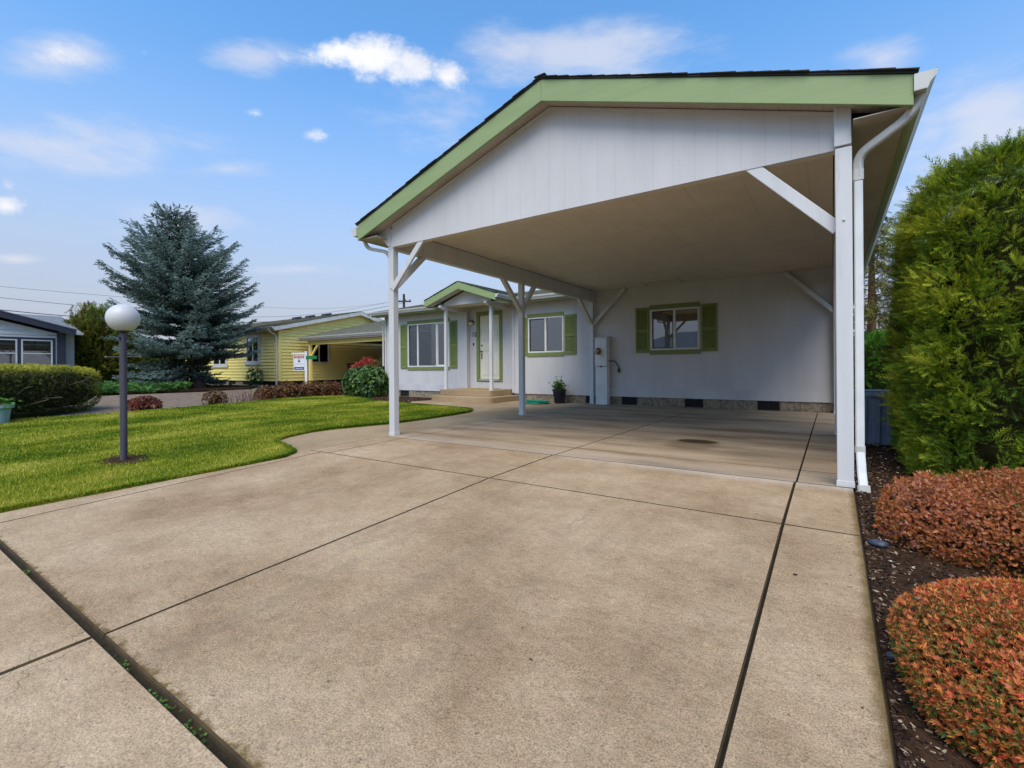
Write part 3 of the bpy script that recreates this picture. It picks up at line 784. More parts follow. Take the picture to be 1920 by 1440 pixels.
# wall lamp, number, bell
m = MB(); m.lathe([(.075, 0), (.075, .02), (.04, .035), (.03, .06)], (-9.87, 12.25, 2.52), 16, 'y'); m.lathe([(.02, -.03), (.085, -.02), (.09, .01), (.03, .03)], (-9.87, 12.16, 2.55), 16)
wl = m.build('wall_lamp', BRASS, hs, smooth=True)
m = MB(); m.lathe([(.02, -.105), (.06, -.09), (.083, -.045), (.08, -.01), (.05, .01)], (-9.87, 12.16, 2.52), 18); m.build('lamp_glass', M('cream_lamp_glass', (.66, .6, .46), None, 3, .2, 0), wl, smooth='all')
def text(body, size, loc, rot, mat, parent, name, ext=.004, sx=1., bold=False, align='CENTER'):
    cu = bpy.data.curves.new(name, 'FONT'); cu.body = body; cu.size = size; cu.extrude = ext; cu.align_x = align; cu.align_y = 'CENTER'
    cu.offset = .02*size if bold else 0
    t = bpy.data.objects.new('tmp_text', cu); me = bpy.data.meshes.new_from_object(t)
    bpy.data.objects.remove(t)
    me.transform(Matrix.Translation(Vector(loc)) @ rot.to_4x4() @ Matrix.Diagonal((sx, 1, 1, 1)))
    return finish(me, name, mat, parent)
RY = Matrix.Rotation(R(90), 3, 'X')       # faces -Y
text('12', .2, (-9.80, 12.245, 2.11), RY, METAL, hs, 'house_number', bold=True)
m = MB(); bx(m, TD, -9.85, -9.81, .001, .02, 1.75, 1.84); m.build('doorbell', METAL, hs, bevel=.003)
# main roof
m = MB(); sl = .22; zr = 3.10+sl*(16.1-11.68)
m.prism([(-14.40, 11.68, 3.09), (-14.40, 16.1, zr), (-14.40, 20.5, 3.09), (-14.40, 20.5, 3.06), (-14.40, 16.1, zr-.03), (-14.40, 11.68, 3.06)], (8.46, 0, 0))
rf = m.build('roof', SHINGL, hs)
m = MB(); shingles(m, (-14.42, 11.66, 3.094), (-5.94, 11.66, 3.094), (0, 4.42, zr-3.10), 4.5, .16, .012, .006); m.build('shingles', SHINGL, rf)
for a in ((-14.38, -10.68), (-7.86, -5.95)): m = MB(); m.box(*a, 11.70, 11.72, 2.93, 3.05); m.build('fascia', GREEN, hs)
m = MB(); m.box(-14.36, -5.95, 11.721, 12.095, 2.945, 2.958); m.build('soffit', SOFF, hs)
m = MB(); m.prism([(-14.40, 11.70, 2.93), (-14.40, 16.1, zr-.17), (-14.40, 16.1, zr-.031), (-14.40, 11.70, 3.059)], (.02, 0, 0)); m.build('fascia', GREEN, hs)
gutter((-10.70, 11.70, 3.09), (-14.42, 11.70, 3.09), 'gutter', hs, (0, -1, 0), sz=.11)
gutter((-6.02, 11.70, 3.09), (-7.86, 11.70, 3.09), 'gutter', hs, (0, -1, 0), sz=.11)
m = MB(); rect_tube(m, bez([(-14.25, 11.64, 3.0), (-14.25, 11.66, 2.86), (-14.03, 12.02, 2.66), (-14.03, 12.04, 2.45), (-14.03, 12.04, 1.1)]), .06, .05, (1, 0, 0)); m.build('downspout', GUT, hs)
# entry gable
PY, PL, PR, PA = 10.80, -10.64, -7.88, -9.26
def eg(a, b, za0, za1, zb0, zb1, nm='fascia'):
    m = MB(); m.prism([(a, PY, za0), (b, PY, zb0), (b, PY, zb1), (a, PY, za1)], (0, .03, 0)); m.build(nm, GREEN, hs, bevel=.003)
eg(PL, PA-.001, 2.93, 3.13, 3.385, 3.60); eg(PA+.001, PR, 3.385, 3.60, 2.93, 3.13)
for a in (PR-.018, PL): m = MB(); m.box(a, a+.018, PY+.031, 11.69, 2.935, 3.10); m.build('fascia', GREEN, hs)
m = MB()
for a in (PL-.02, PR+.02): m.prism([(a, PY-.01, 3.128), (PA, PY-.01, 3.604), (PA, PY-.01, 3.62), (a, PY-.01, 3.144)], (0, 4.3, 0))
pr = m.build('porch_roof', M('roof_edge_b', (.035, .035, .03), None, 8, .9, 0), hs)
m = MB()
for a in (PL-.03, PR+.03): shingles(m, (a, PY-.02, 3.142), (a, PY+4.2, 3.142), (PA-a, 0, .476), 1.45, .15, .012, .006)
m.build('shingles', SHINGL, pr)
gutter((PR+.001, PY-.01, 3.11), (PR+.001, 11.70, 3.11), 'gutter', hs, (1, 0, 0), sz=.10)
gutter((PL-.001, PY-.01, 3.11), (PL-.001, 11.60, 3.11), 'gutter', hs, (-1, 0, 0), sz=.10)
m = MB()
for a in (PL+.02, PR-.02): m.prism([(a, PY+.031, 2.965), (PA, PY+.031, 3.41), (PA, PY+.031, 3.42), (a, PY+.031, 2.975)], (0, .30, 0))
m.box(PL+.03, -10.17, PY+.34, 11.70, 2.955, 2.965); m.box(-8.28, PR-.02, PY+.34, 11.70, 2.955, 2.965)
m.build('soffit', SIDET, hs)
m = MB(); m.prism([(-10.15, 11.15, 2.965), (-8.30, 11.15, 2.965), (-8.30, 11.15, 3.06), (PA, 11.15, 3.38), (-10.15, 11.15, 3.06)], (0, .04, 0)); m.build('gable', SIDET, hs)
m = MB(); m.box(-10.12, -8.32, 11.191, 12.24, 2.965, 2.98); m.build('porch_ceiling', CEIL, hs)
for x in (-10.17, -8.385):
    m = MB(); m.prism([(x, 10.92, 2.962), (x, 12.095, 2.962), (x, 12.095, 2.84), (x, 11.05, 2.84), (x, 10.92, 2.90)], (.10, 0, 0)); m.build('porch_beam', WHITE, hs, bevel=.004)
for x in (-10.165, -8.38):
    m = MB(); m.box(x, x+.09, 11.17, 11.26, .372, 2.838); q = m.build('porch_post', WHITE, hs, bevel=.005)
    m = MB(); m.box(x-.01, x+.10, 11.16, 11.27, .342, .371); m.build('base_shoe', WHITE, q)

# ================================================================== PORCH, METER, SMALL THINGS
st = thing('porch_steps', (-9.2, 11.2, 0), 'two tier concrete porch steps with rounded corners below the cream front door', 'steps')
def rslab(x0, x1, y0, y1, z0, z1, r):
    pts = []
    for cx, cy, a0 in ((x1-r, y0+r, -90), (x1-.01, y1-.01, 0), (x0+.01, y1-.01, 90), (x0+r, y0+r, 180)):
        rr = r if cy < 11.6 and a0 in (-90, 180) else .01
        for k in range(9): a = R(a0+90*k/8); pts.append((cx+rr*math.cos(a), cy+rr*math.sin(a), z0))
    m = MB(); m.prism(pts, (0, 0, z1-z0)); return m
rslab(-10.28, -7.95, 10.58, 12.08, -.01, .165, .22).build('step', CWALK, st, bevel=.02)
rslab(-10.26, -8.22, 10.98, 12.24, .166, .34, .16).build('step', CWALK, st, bevel=.02)
m = MB(); m.box(-9.75, -8.65, 11.55, 12.1, .341, .356); tag(m.build('doormat', M('coir_mat', (.42, .27, .08), (.3, .19, .06), 40, .95, .8, 200), bevel=.004), 'tan coir doormat on the concrete porch below the front door', 'doormat')

mt = thing('meter_pedestal', (-5.14, 11.97, 0), 'tall white electric meter pedestal against the wall beside the carport post', 'electric meter')
m = MB(); m.box(-5.30, -4.97, 11.84, 12.06, .0, 1.015); m.build('lower_cabinet', WHITEP, mt, bevel=.006)
m = MB(); m.box(-5.31, -4.965, 11.83, 12.07, 1.025, 1.80); m.box(-5.295, -5.13, 11.822, 11.829, 1.04, 1.78); m.box(-5.12, -4.98, 11.822, 11.829, 1.04, 1.78)
m.build('upper_cabinet', WHITEP, mt, bevel=.006)
m = MB(); m.prism([(-5.33, 11.80, 1.801), (-5.33, 12.08, 1.835), (-5.33, 12.08, 1.82)], (.39, 0, 0)); m.box(-5.33, -4.94, 11.80, 11.825, 1.785, 1.80); m.build('rain_hood', WHITEP, mt)
m = MB(); m.lathe([(.095, 0), (.095, .03), (.085, .035), (.082, .10), (.06, .125)], (-5.215, 11.825, 1.44), 22, 'y'); mm = m.build('meter', BRASS, mt, smooth=True)
m = MB(); m.lathe([(.07, .0), (.066, .03), (.03, .045)], (-5.215, 11.70, 1.44), 20, 'y'); m.build('meter_glass', M('meter_dial', (.55, .45, .35), (.2, .12, .08), 30, .15, 0), mm, smooth=True)
m = MB(); m.box(-5.27, -5.18, 11.817, 11.8215, 1.56, 1.63); m.build('label_plate', WHITEP, mt)
m = MB(); m.tube(bez([(-4.965, 11.98, 1.17), (-4.80, 12.0, 1.17), (-4.72, 12.05, 1.0), (-4.72, 12.06, .92)]), .013, 8); m.lathe([(.02, 0), (.03, .02), (.03, .1), (.02, .12)], (-4.72, 12.05, .86), 10); m.build('conduit', METAL, mt, smooth=True)
m = MB(); m.box(-5.15, -5.11, 11.815, 11.8295, 1.005, 1.045); m.build('latch', METAL, mt)

# hose coil
m = MB(); pts = []
for i in range(330):
    a = i*.13; r = .27+.045*math.sin(i*.021)+.03*math.sin(a*.53)+(i/330)*.02
    pts.append((-6.83+r*math.cos(a)*1.05, 11.30+r*math.sin(a), .014+.013*(i//62)+.004*math.sin(a*2.7)))
pts += [(-6.55+.0*i, 11.5+.04*i, .016) for i in range(3)]
m.tube(pts, .0115, 7)
tag(m.build('garden_hose', M('teal_hose', (.0, .30, .17), (.0, .24, .14), 3, .35, 0), None, smooth='all', loc=(0, 0, 0)), 'coiled teal green garden hose lying on the walk by the black pot', 'garden hose')

# black pot
pt = thing('potted_plant', (-6.36, 11.75, 0), 'black plastic pot with leafy green herbs and a bamboo stake below the window', 'potted plant')
m = MB(); m.lathe([(.14, .0), (.145, .01), (.185, .33), (.20, .335), (.20, .39), (.19, .39), (.18, .33), (.01, .33)], (-6.36, 11.75, .002), 28); m.build('pot', M('black_plastic', (.018, .02, .03), None, 6, .35, .05), pt, smooth=True)
m = MB(); m.tube([(-6.30, 11.72, .3), (-6.27, 11.70, .78)], .009, 6); m.build('stake', TWIG, pt)
T, F = rosetteT(6, .075, .32, .9); n = 210
P = rng.normal(size=(n, 3))*np.array([.085, .085, .075])+np.array([-6.36, 11.75, .47]); P[:, 2] = np.maximum(P[:, 2], .37)
k = 30; P[:k] = np.c_[np.full(k, -6.44)+rng.normal(0, .03, k), np.full(k, 11.73)+rng.normal(0, .03, k), rng.uniform(.5, .76, k)]
D = P-np.array([-6.36, 11.75, .25]); D += rng.normal(0, .08, D.shape); sc_ = rng.uniform(.5, 1., n); sc_[:k] *= .5
V, FF, tt = scatter(T, F, P, frames(D, rng.uniform(0, 6, n)), sc_, rng.random(n))
HERB = leafmat('herb_leaf', [(0, (.03, .09, .015)), (.5, (.08, .2, .02)), (1, (.2, .36, .05))])
npmesh('foliage', V, FF, HERB, pt, tt)

# lamp post
LPX, LPY = -7.10, 2.09; zb = h(LPX, LPY)
lp = thing('lamp_post', (LPX, LPY, zb), 'dark round lamp post with white globe and crossbar standing in the lawn', 'lamp post')
m = MB(); m.tube([(LPX, LPY, zb), (LPX, LPY, 1.47)], .037, 20); m.build('pole', POLE, lp, smooth=True)
m = MB(); m.lathe([(.038, 0), (.07, .015), (.07, .03), (.05, .04)], (LPX, LPY, 1.455), 20); m.build('globe_fitter', METAL, lp, smooth=True)
prof = [(max(.002, .168*math.cos(a)), .168*math.sin(a)) for a in np.linspace(-1.15, 1.5707, 22)]
m = MB(); m.lathe(prof, (LPX, LPY, 1.635), 36); m.build('globe', M('opal_globe', (.56, .55, .54), (.5, .49, .48), 2, .38, 0), lp, smooth='all')
bd = Vector((math.cos(YAW), math.sin(YAW), 0)); c0 = Vector((LPX, LPY, 1.165))
m = MB(); m.tube([c0-bd*.205, c0+bd*.205], .0085, 8); cb = m.build('crossbar', METAL, lp, smooth=True)
for s in (-1, 1):
    m = MB(); q = c0+bd*.21*s; m.lathe([(.004, -.016), (.015, -.008), (.015, .008), (.004, .016)], q, 10); m.build('finial', BRASS, cb, smooth=True)
m = MB(); m.box(LPX+.01, LPX+.03, LPY-.052, LPY-.04, 1.37, 1.41); m.build('switch_box', METAL, lp)
# bare soil ring
sheet('lamp_bed', [(LPX+.42*math.cos(a)*(1+.12*math.sin(3*a))+.02, LPY+.25*math.sin(a)*(1+.15*math.sin(5*a))) for a in np.linspace(0, 2*math.pi, 22)[:-1]], .1, .017, SOIL)

# storage bin behind the post
bn = thing('storage_bin', (.55, 7.85, -.03), 'blue grey plastic storage bin with lid beside the tall hedge', 'storage bin')
BINM = M('blue_grey_plastic', (.17, .2, .27), (.13, .155, .21), 3, .4, .05)
m = MB(); b0 = (.26, .86, 7.62, 8.1)
m.add([(b0[0]+.05, b0[2]+.03, -.03), (b0[1]-.05, b0[2]+.03, -.03), (b0[1]-.05, b0[3]-.03, -.03), (b0[0]+.05, b0[3]-.03, -.03), (b0[0], b0[2], .60), (b0[1], b0[2], .60), (b0[1], b0[3], .60), (b0[0], b0[3], .60)],
      [(0, 1, 5, 4), (1, 2, 6, 5), (2, 3, 7, 6), (3, 0, 4, 7), (0, 3, 2, 1), (4, 5, 6, 7)])
for x in (.33, .47, .62, .76): m.prism([(x-.035, b0[2]+.028, .0), (x+.035, b0[2]+.028, .0), (x+.045, b0[2]-.002, .56), (x-.045, b0[2]-.002, .56)], (0, -.02, 0))
m.build('tub', BINM, bn, bevel=.008)
m = MB(); m.box(b0[0]-.03, b0[1]+.03, b0[2]-.04, b0[3]+.03, .60, .66); m.box(b0[0], b0[1], b0[2]-.02, b0[3], .66, .675); m.build('lid', BINM, bn, bevel=.012)
m = MB(); m.box(.36, .56, b0[2]-.065, b0[2]-.041, .60, .65); m.build('handle', BINM, bn, bevel=.008)
# ================================================================== NEIGHBOUR HOUSES
def lap(mb, T, u0f, u1f, z0, z1, p=.16, o=.0):
    z = z0
    while z < z1-.02:
        zz = min(z+p, z1); u0, u1 = (u0f(zz) if callable(u0f) else u0f), (u1f(zz) if callable(u1f) else u1f)
        if u1-u0 > .1:
            A = [T(u0, o+.040, z), T(u0, o+.004, zz), T(u0, o-.02, zz), T(u0, o-.02, z)]; q = T(u1, 0, 0); r = T(u0, 0, 0)
            mb.prism(A, (q[0]-r[0], q[1]-r[1], 0))
        z = zz
yh = thing('yellow_house', (-23.2, 13.2, .2), 'yellow lap sided house with white trim behind the blue spruce', 'house')
YZ0, YZE, YR, YRZ = .41, 3.08, 18.0, 4.22
TYh = TY(13.2); TXh = TX(-23.2)
m = MB(); lap(m, TYh, -34., -23.24, YZ0, YZE, .165, .0); m.build('wall', YELLOW, yh)
m = MB(); gy = lambda z: 13.24 if z < YZE else 13.24+(z-YZE)/.235; gy2 = lambda z: 22.7 if z < YZE else 22.7-(z-YZE)/.235
lap(m, TXh, gy, gy2, YZ0, YRZ-.05, .165, .0); m.build('wall', YELLOW, yh)
m = MB(); m.box(-34, -23.22, 13.222, 22.8, .2, YZE-.002); m.build('interior', DARK, yh)
m = MB(); m.prism([(-23.215, 12.9, YZE), (-23.215, 23.1, YZE), (-23.215, YR, YRZ+.05)], (.03, 0, 0)); m.build('gable', YELLOW, yh)
blocks(-34, -23.22, 13.23, .05, YZ0-.003, [(-26.3, -25.9), (-24.5, -24.1), (-28.5, -28.1)], yh, 'y', .4)
blocks(13.24, 22.7, -23.23, .05, YZ0-.003, [(14.0, 14.5)], yh, 'x', .4)
m = MB(); bx(m, TYh, -23.29, -23.155, -.02, .045, YZ0, YZE); bx(m, TXh, 13.156, 13.29, -.02, .046, YZ0, YZE); m.build('corner_board', YELLOW, yh)
m = MB(); sl = .235; e0 = 12.80
ez = YZE+.09
m.prism([(-34.4, e0, ez), (-34.4, YR, ez+sl*(YR-e0)), (-34.4, 2*YR-e0, ez), (-34.4, 2*YR-e0, ez-.03), (-34.4, YR, ez+sl*(YR-e0)-.03), (-34.4, e0, ez-.03)], (11.5, 0, 0))
yr = m.build('roof', SHINGL, yh)
m = MB(); shingles(m, (-34.4, e0-.02, ez+.002), (-22.88, e0-.02, ez+.002), (0, 1, sl), 5.3, .17, .014, .01); m.build('shingles', SHINGL, yr)
for x in (-26.0, -27.4, -24.4):
    m = MB(); yv = 16.6; zv = ez+sl*(yv-e0); m.prism([(x, yv-.2, zv-.05), (x, yv-.2, zv+.12), (x, yv+.2, zv+.2), (x, yv+.2, zv+.04)], (.4, 0, 0)); m.build('roof_vent', CHAR, yr)
m = MB()
for a, b in ((e0, YR-.001), (2*YR-e0, YR+.001)):
    za = ez-.03; zb2 = ez+sl*(YR-e0)-.03
    m.prism([(-22.93, a, za-.20), (-22.93, b, zb2-.20), (-22.93, b, zb2), (-22.93, a, za)], (.035, 0, 0))
m.box(-34.3, -22.94, e0, e0+.02, ez-.21, ez-.035); m.build('fascia', YELTRIM, yh)
m = MB(); m.box(-34.2, -22.95, e0+.021, 13.17, ez-.2, ez-.19); m.build('soffit', YELTRIM, yh)
gutter((-22.94, e0-.001, ez-.02), (-34.3, e0-.001, ez-.02), 'gutter', yh, (0, -1, 0), sz=.12)
m = MB(); rect_tube(m, bez([(-23.35, 12.73, ez-.1), (-23.33, 12.76, ez-.24), (-23.30, 13.06, ez-.42), (-23.30, 13.10, ez-.6), (-23.30, 13.10, .22)]), .08, .06, (1, 0, 0)); m.build('downspout', YELTRIM, yh)
def framed(parent, T, u0, u1, z0, z1, splits, trim=YELTRIM, **k):
    m = MB(); t = .14
    for a, b, c, dd in ((u0-t, u0, z0, z1), (u1, u1+t, z0, z1), (u0-t, u1+t, z1+.001, z1+.12)): bx(m, T, a, b, .02, .06, c, dd)
    bx(m, T, u0-t-.1, u1+t+.06, .02, .09, z0-.16, z0-.001)
    w = window(parent, lambda u, o, z: T(u, o+.085, z), u0, u1, z0, z1, splits, None, fr=.045, proud=.01, depth=.03, **k)
    m.build('trim', trim, w)
    b = MB(); bx(b, T, u0+.01, u1-.01, .021, .046, z0+.01, z1-.01); b.build('dark_backing', CURT if k.get('rail') is None and False else M('dim_room', (.05, .055, .055), (.02, .02, .02), 2, .8, 0), w)
    return w
framed(yh, TYh, -26.25, -25.05, 1.42, 2.75, [-25.65]); framed(yh, TYh, -30.1, -28.6, 1.3, 2.75, [-29.35])
m = MB()
w = window(yh, lambda u, o, z: TXh(u, o+.08, z), 14.75, 16.0, 1.36, 2.44, [15.4], None, fr=.045, proud=.01, depth=.03)
b = MB(); bx(b, TXh, 14.76, 15.99, .003, .045, 1.37, 2.43); b.build('dark_backing', DARK, w)

yc = thing('carport', (-19.5, 16, .2), 'yellow and brown attached carport with mossy hip roof beside the yellow house', 'carport')
m = MB(); CE = 2.66; Y0 = 14.1
m.prism([(-22.85, Y0, CE), (-22.85, 20.2, CE+.235*6.1), (-22.85, 20.2, CE+.235*6.1-.03), (-22.85, Y0, CE-.03)], (6.8, 0, 0)); m.build('roof', SHINGL, yc)
m = MB(); shingles(m, (-22.87, Y0-.02, CE+.002), (-16.0, Y0-.02, CE+.002), (0, 1, .235), 6.2, .17, .014, .01); m.build('shingles', SHINGL, yc)
m = MB(); m.box(-22.85, -16.05, Y0+.01, Y0+.03, CE-.20, CE-.031); m.build('fascia', YELTRIM, yc)
gutter((-16.05, Y0+.009, CE-.01), (-22.85, Y0+.009, CE-.01), 'gutter', yc, (0, -1, 0), sz=.12)
m = MB(); m.box(-22.5, -16.2, 14.32, 14.42, CE-.40, CE-.12); m.build('beam', YELLOW, yc)
m = MB(); m.box(-22.9, -16.2, 14.43, 20.5, CE-.14, CE-.12); m.build('ceiling', M('brown_boards', (.14, .085, .05), (.1, .06, .035), 3, .8, .2), yc)
for x in (-22.38, -16.5):
    m = MB(); m.box(x, x+.13, 14.30, 14.43, .17, CE-.401); m.build('post', YELLOW, yc, bevel=.006)
m = MB(); m.beam((-22.26, 14.36, 1.65), (-21.68, 14.36, CE-.42), .1, .08, (0, 1, 0)); m.build('knee_brace', YELLOW, yc)
BRN = M('brown_lap_wall', (.16, .085, .045), (.12, .065, .035), 2, .8, .1)
m = MB(); lap(m, TY(20.4), -23.15, -16.2, .2, CE-.15, .17); m.build('back_wall', BRN, yc)
m = MB(); lap(m, lambda u, o, z: (-16.25-o, u, z), 15.2, 20.4, .2, CE-.15, .17); m.build('side_wall', BRN, yc)

# wheelie bin in that carport
wb = thing('wheelie_bin', (-21.9, 16.9, .17), 'black wheelie bin standing inside the yellow carport', 'wheelie bin')
BL = M('black_bin_plastic', (.012, .013, .02), None, 4, .45, .05)
def frustum(mb, cx, cy, z0, z1, a0, b0, a1, b1):
    mb.add([(cx-a0, cy-b0, z0), (cx+a0, cy-b0, z0), (cx+a0, cy+b0, z0), (cx-a0, cy+b0, z0), (cx-a1, cy-b1, z1), (cx+a1, cy-b1, z1), (cx+a1, cy+b1, z1), (cx-a1, cy+b1, z1)],
           [(3, 2, 1, 0), (4, 5, 6, 7), (0, 1, 5, 4), (1, 2, 6, 5), (2, 3, 7, 6), (3, 0, 4, 7)])
m = MB(); frustum(m, -21.9, 16.9, .2, 1.22, .28, .26, .38, .36); m.build('body', BL, wb, bevel=.02)
m = MB(); frustum(m, -21.9, 16.9, 1.225, 1.31, .41, .39, .36, .33); m.build('lid', BL, wb, bevel=.02)
for s in (-.3, .26):
    m = MB(); m.lathe([(.11, 0), (.11, .05)], (-21.9+s, 17.12, .28), 16, 'x'); m.build('wheel', BL, wb)
m = MB(); m.lathe([(.07, 0), (.07, .004)], (-21.98, 16.60, .98), 16, 'y'); m.build('sticker', WHITEP, wb)

# for sale sign
sg = thing('real_estate_sign', (-18.6, 11.75, .1), 'white post with hanging for sale sign before the yellow house', 'sign')
rt = Vector((math.cos(YAW), math.sin(YAW), 0)); fw = Vector((-math.sin(YAW), math.cos(YAW), 0))
fx = rt; SO = Vector((-18.40, 11.65, 0))
def sbox(mb, a, b, o0, o1, z0, z1):
    P = []
    for z in (z0, z1):
        for o in (o0, o1):
            for u in (a, b): P.append(SO+fx*u-fw*o+Vector((0, 0, z)))
    mb.add(P, [(0, 2, 3, 1), (4, 5, 7, 6), (0, 1, 5, 4), (2, 6, 7, 3), (0, 4, 6, 2), (1, 3, 7, 5)])
RM = Matrix((rt, Vector((0, 0, 1)), rt.cross(Vector((0, 0, 1))))).transposed()
m = MB(); sbox(m, -.05, .05, -.05, .05, h(-18.4, 11.65)-.05, 1.74); sbox(m, -.06, .06, -.06, .06, 1.741, 1.765); m.build('post', WHITEP, sg, bevel=.004)
m = MB(); sbox(m, -.62, -.051, -.02, .02, 1.64, 1.71); m.build('arm', WHITEP, sg)
m = MB(); sbox(m, -.54, -.07, .0, .012, .95, 1.60); q = m.build('panel', WHITEP, sg)
m = MB(); sbox(m, -.50, -.49, .0, .006, 1.601, 1.639); sbox(m, -.12, -.11, .0, .006, 1.601, 1.639); m.build('hanger', METAL, q)
REDP = M('sign_red', (.45, .01, .03), None, 4, .4, 0); BLUP = M('sign_blue', (.012, .03, .2), None, 4, .4, 0); NAVY = M('sign_navy', (.01, .03, .1), None, 4, .4, 0)
m = MB(); sbox(m, -.515, -.095, .0125, .015, 1.475, 1.58); m.build('red_band', REDP, q)
m = MB(); sbox(m, -.515, -.095, .0125, .015, .985, 1.10); m.build('blue_band', BLUP, q)
def st_(b_, s, z, mat, nm, sx=1.): 
    p = SO+fx*(-.305)-fw*.0165+Vector((0, 0, z)); return text(b_, s, p, RM, mat, q, nm, ext=.001, sx=sx, bold=True)
st_('FOR SALE', .085, 1.527, WHITEP, 'lettering')
m = MB()
for a, b in ((-.46, -.40), (-.385, -.32), (-.30, -.245), (-.225, -.15)): sbox(m, a, b, .0155, .017, 1.025, 1.055)
m.build('lettering', WHITEP, q)
m = MB(); sbox(m, -.36, -.25, .0125, .014, 1.425, 1.445); m.build('small_lettering', REDP, q)
hp = []
for k in range(28):
    t = 2*math.pi*k/28; hx = 16*math.sin(t)**3; hz = 13*math.cos(t)-5*math.cos(2*t)-2*math.cos(3*t)-math.cos(4*t)
    hp.append(SO+fx*(-.305+hx*.0032)-fw*.0125+Vector((0, 0, 1.345+hz*.0035)))
m = MB(); m.prism(hp, -fw*.003); m.build('emblem', NAVY, q)
m = MB(); sbox(m, -.52, -.09, .0125, .014, 1.225, 1.232); m.build('rule_line', METAL, q)
m = MB(); sbox(m, .02, .48, .062, .10, 1.43, 1.57); m.build('rider_box', M('rider_green', (.01, .16, .05), None, 4, .4, 0), sg, bevel=.004)

# grey house, far left
gh = thing('grey_house', (-29, 2, .2), 'pale grey lap sided house with charcoal trim behind the clipped yew hedge', 'house')
GX = TX(-29.0); GE = 2.62; GC = 6.40
m = MB(); gs = .27
lap(m, GX, -6.0, lambda z: GC if z < GE else GC-(z-GE)/gs, .5, 4.3, .19); m.build('wall', GREYS, gh)
m = MB(); m.prism([(-29.02, GC, GE), (-29.02, -6, GE), (-29.02, -6, GE+.27*12.4), ], (.025, 0, 0)); m.build('gable', GREYS, gh)
m = MB(); m.box(-36, -30.0, 3.0, 6.95, .2, 2.9); m.build('wing_wall', GREYS, gh)
m = MB(); m.box(-36, -29.03, -6, GC-.02, .2, 2.6); m.build('interior', DARK, gh)
m = MB(); bx(m, GX, GC-.28, GC+.02, .01, .04, .3, GE+.1); m.build('corner_board', CHAR, gh)
m = MB(); m.prism([(-28.6, GC+.30, GE+.0), (-28.6, GC+.30, GE+.24), (-28.6, GC-8.05, GE+.24+gs*8.35), (-28.6, GC-8.05, GE+gs*8.35)], (-.04, 0, 0)); m.build('fascia', CHAR, gh)
m = MB(); m.prism([(-28.58, GC+.34, GE+.24), (-28.58, GC+.34, GE+.28), (-28.58, GC-8.05, GE+.28+gs*8.39), (-28.58, GC-8.05, GE+.24+gs*8.39)], (-8, 0, 0)); m.build('roof', SHINGG, gh)
m = MB(); m.prism([(-29.55, 7.15, 2.80), (-33, 7.15, 3.82), (-36.4, 7.15, 2.80)], (0, -6.2, 0)); m.build('roof', SHINGG, gh)
m = MB(); m.box(-29.6, -29.48, 6.3, 7.17, 2.70, 2.81); m.build('gutter', GUT, gh)
for (a, b) in ((4.98, 5.97), (3.85, 4.86)):
    m = MB(); T = GX
    w = window(gh, lambda u, o, z: T(u, o+.075, z), a, b, 1.12, 2.38, [], None, fr=.05, proud=.01, depth=.03, rail=.52)
    m = MB(); bx(m, T, a, b, .024, .042, 1.13, 2.36); m.build('dark_backing', DARK, w)
    V = []; F = []
    for (u0, u1, u2, u3) in ((a+.06, a+.42, a+.06, a+.14), (a+.48, b-.06, a+.46, b-.06)):
        k = len(V); V += [T(u0, .044, 2.34), T(u1, .044, 2.34), T(u3, .044, 1.55 if u0 < a+.5 else 1.05), T(u2, .044, 1.55 if u0 < a+.5 else 1.05)]; F.append((k, k+1, k+2, k+3))
    npmesh('curtain', V, F, CURT, w)
m = MB()
for a, b, c, dd in ((4.861, 4.979, .9, 2.38), (5.971, 6.07, .9, 2.38), (3.85, 6.07, 2.381, 2.48)): bx(m, GX, a+.001, b-.001, .024, .06, c, dd)
m.build('trim', CHAR, gh)

# house on the other side of the street (it shows in the window glass)
ah = thing('house', (-7, -17, -.4), 'beige house with grey hip roof across the street, mirrored in the carport window', 'house')
m = MB(); m.box(-15, 1.5, -24, -17, -.5, 2.5); m.build('wall', M('beige_wall', (.42, .36, .27), None, 2, .7, .1), ah)
m = MB(); m.add([(-15.6, -16.5, 2.5), (2.1, -16.5, 2.5), (2.1, -24.5, 2.5), (-15.6, -24.5, 2.5), (-12, -20.5, 4.2), (-1.5, -20.5, 4.2)], [(0, 1, 5, 4), (1, 2, 5), (2, 3, 4, 5), (3, 0, 4), (3, 2, 1, 0)]); m.build('roof', SHINGG, ah)
gutter((-15.6, -16.5, 2.52), (2.1, -16.5, 2.52), 'gutter', ah, (0, 1, 0), sz=.13)
for a, b, c, e in ((-9.5, -5.0, -.4, 1.9), (-13.5, -11.8, .7, 1.9), (-2.8, -1.4, .7, 1.9)):
    m = MB(); m.box(a, b, -16.99, -16.95, c, e); m.build('garage_door' if a == -9.5 else 'window', WHITEP if a == -9.5 else DARK, ah)
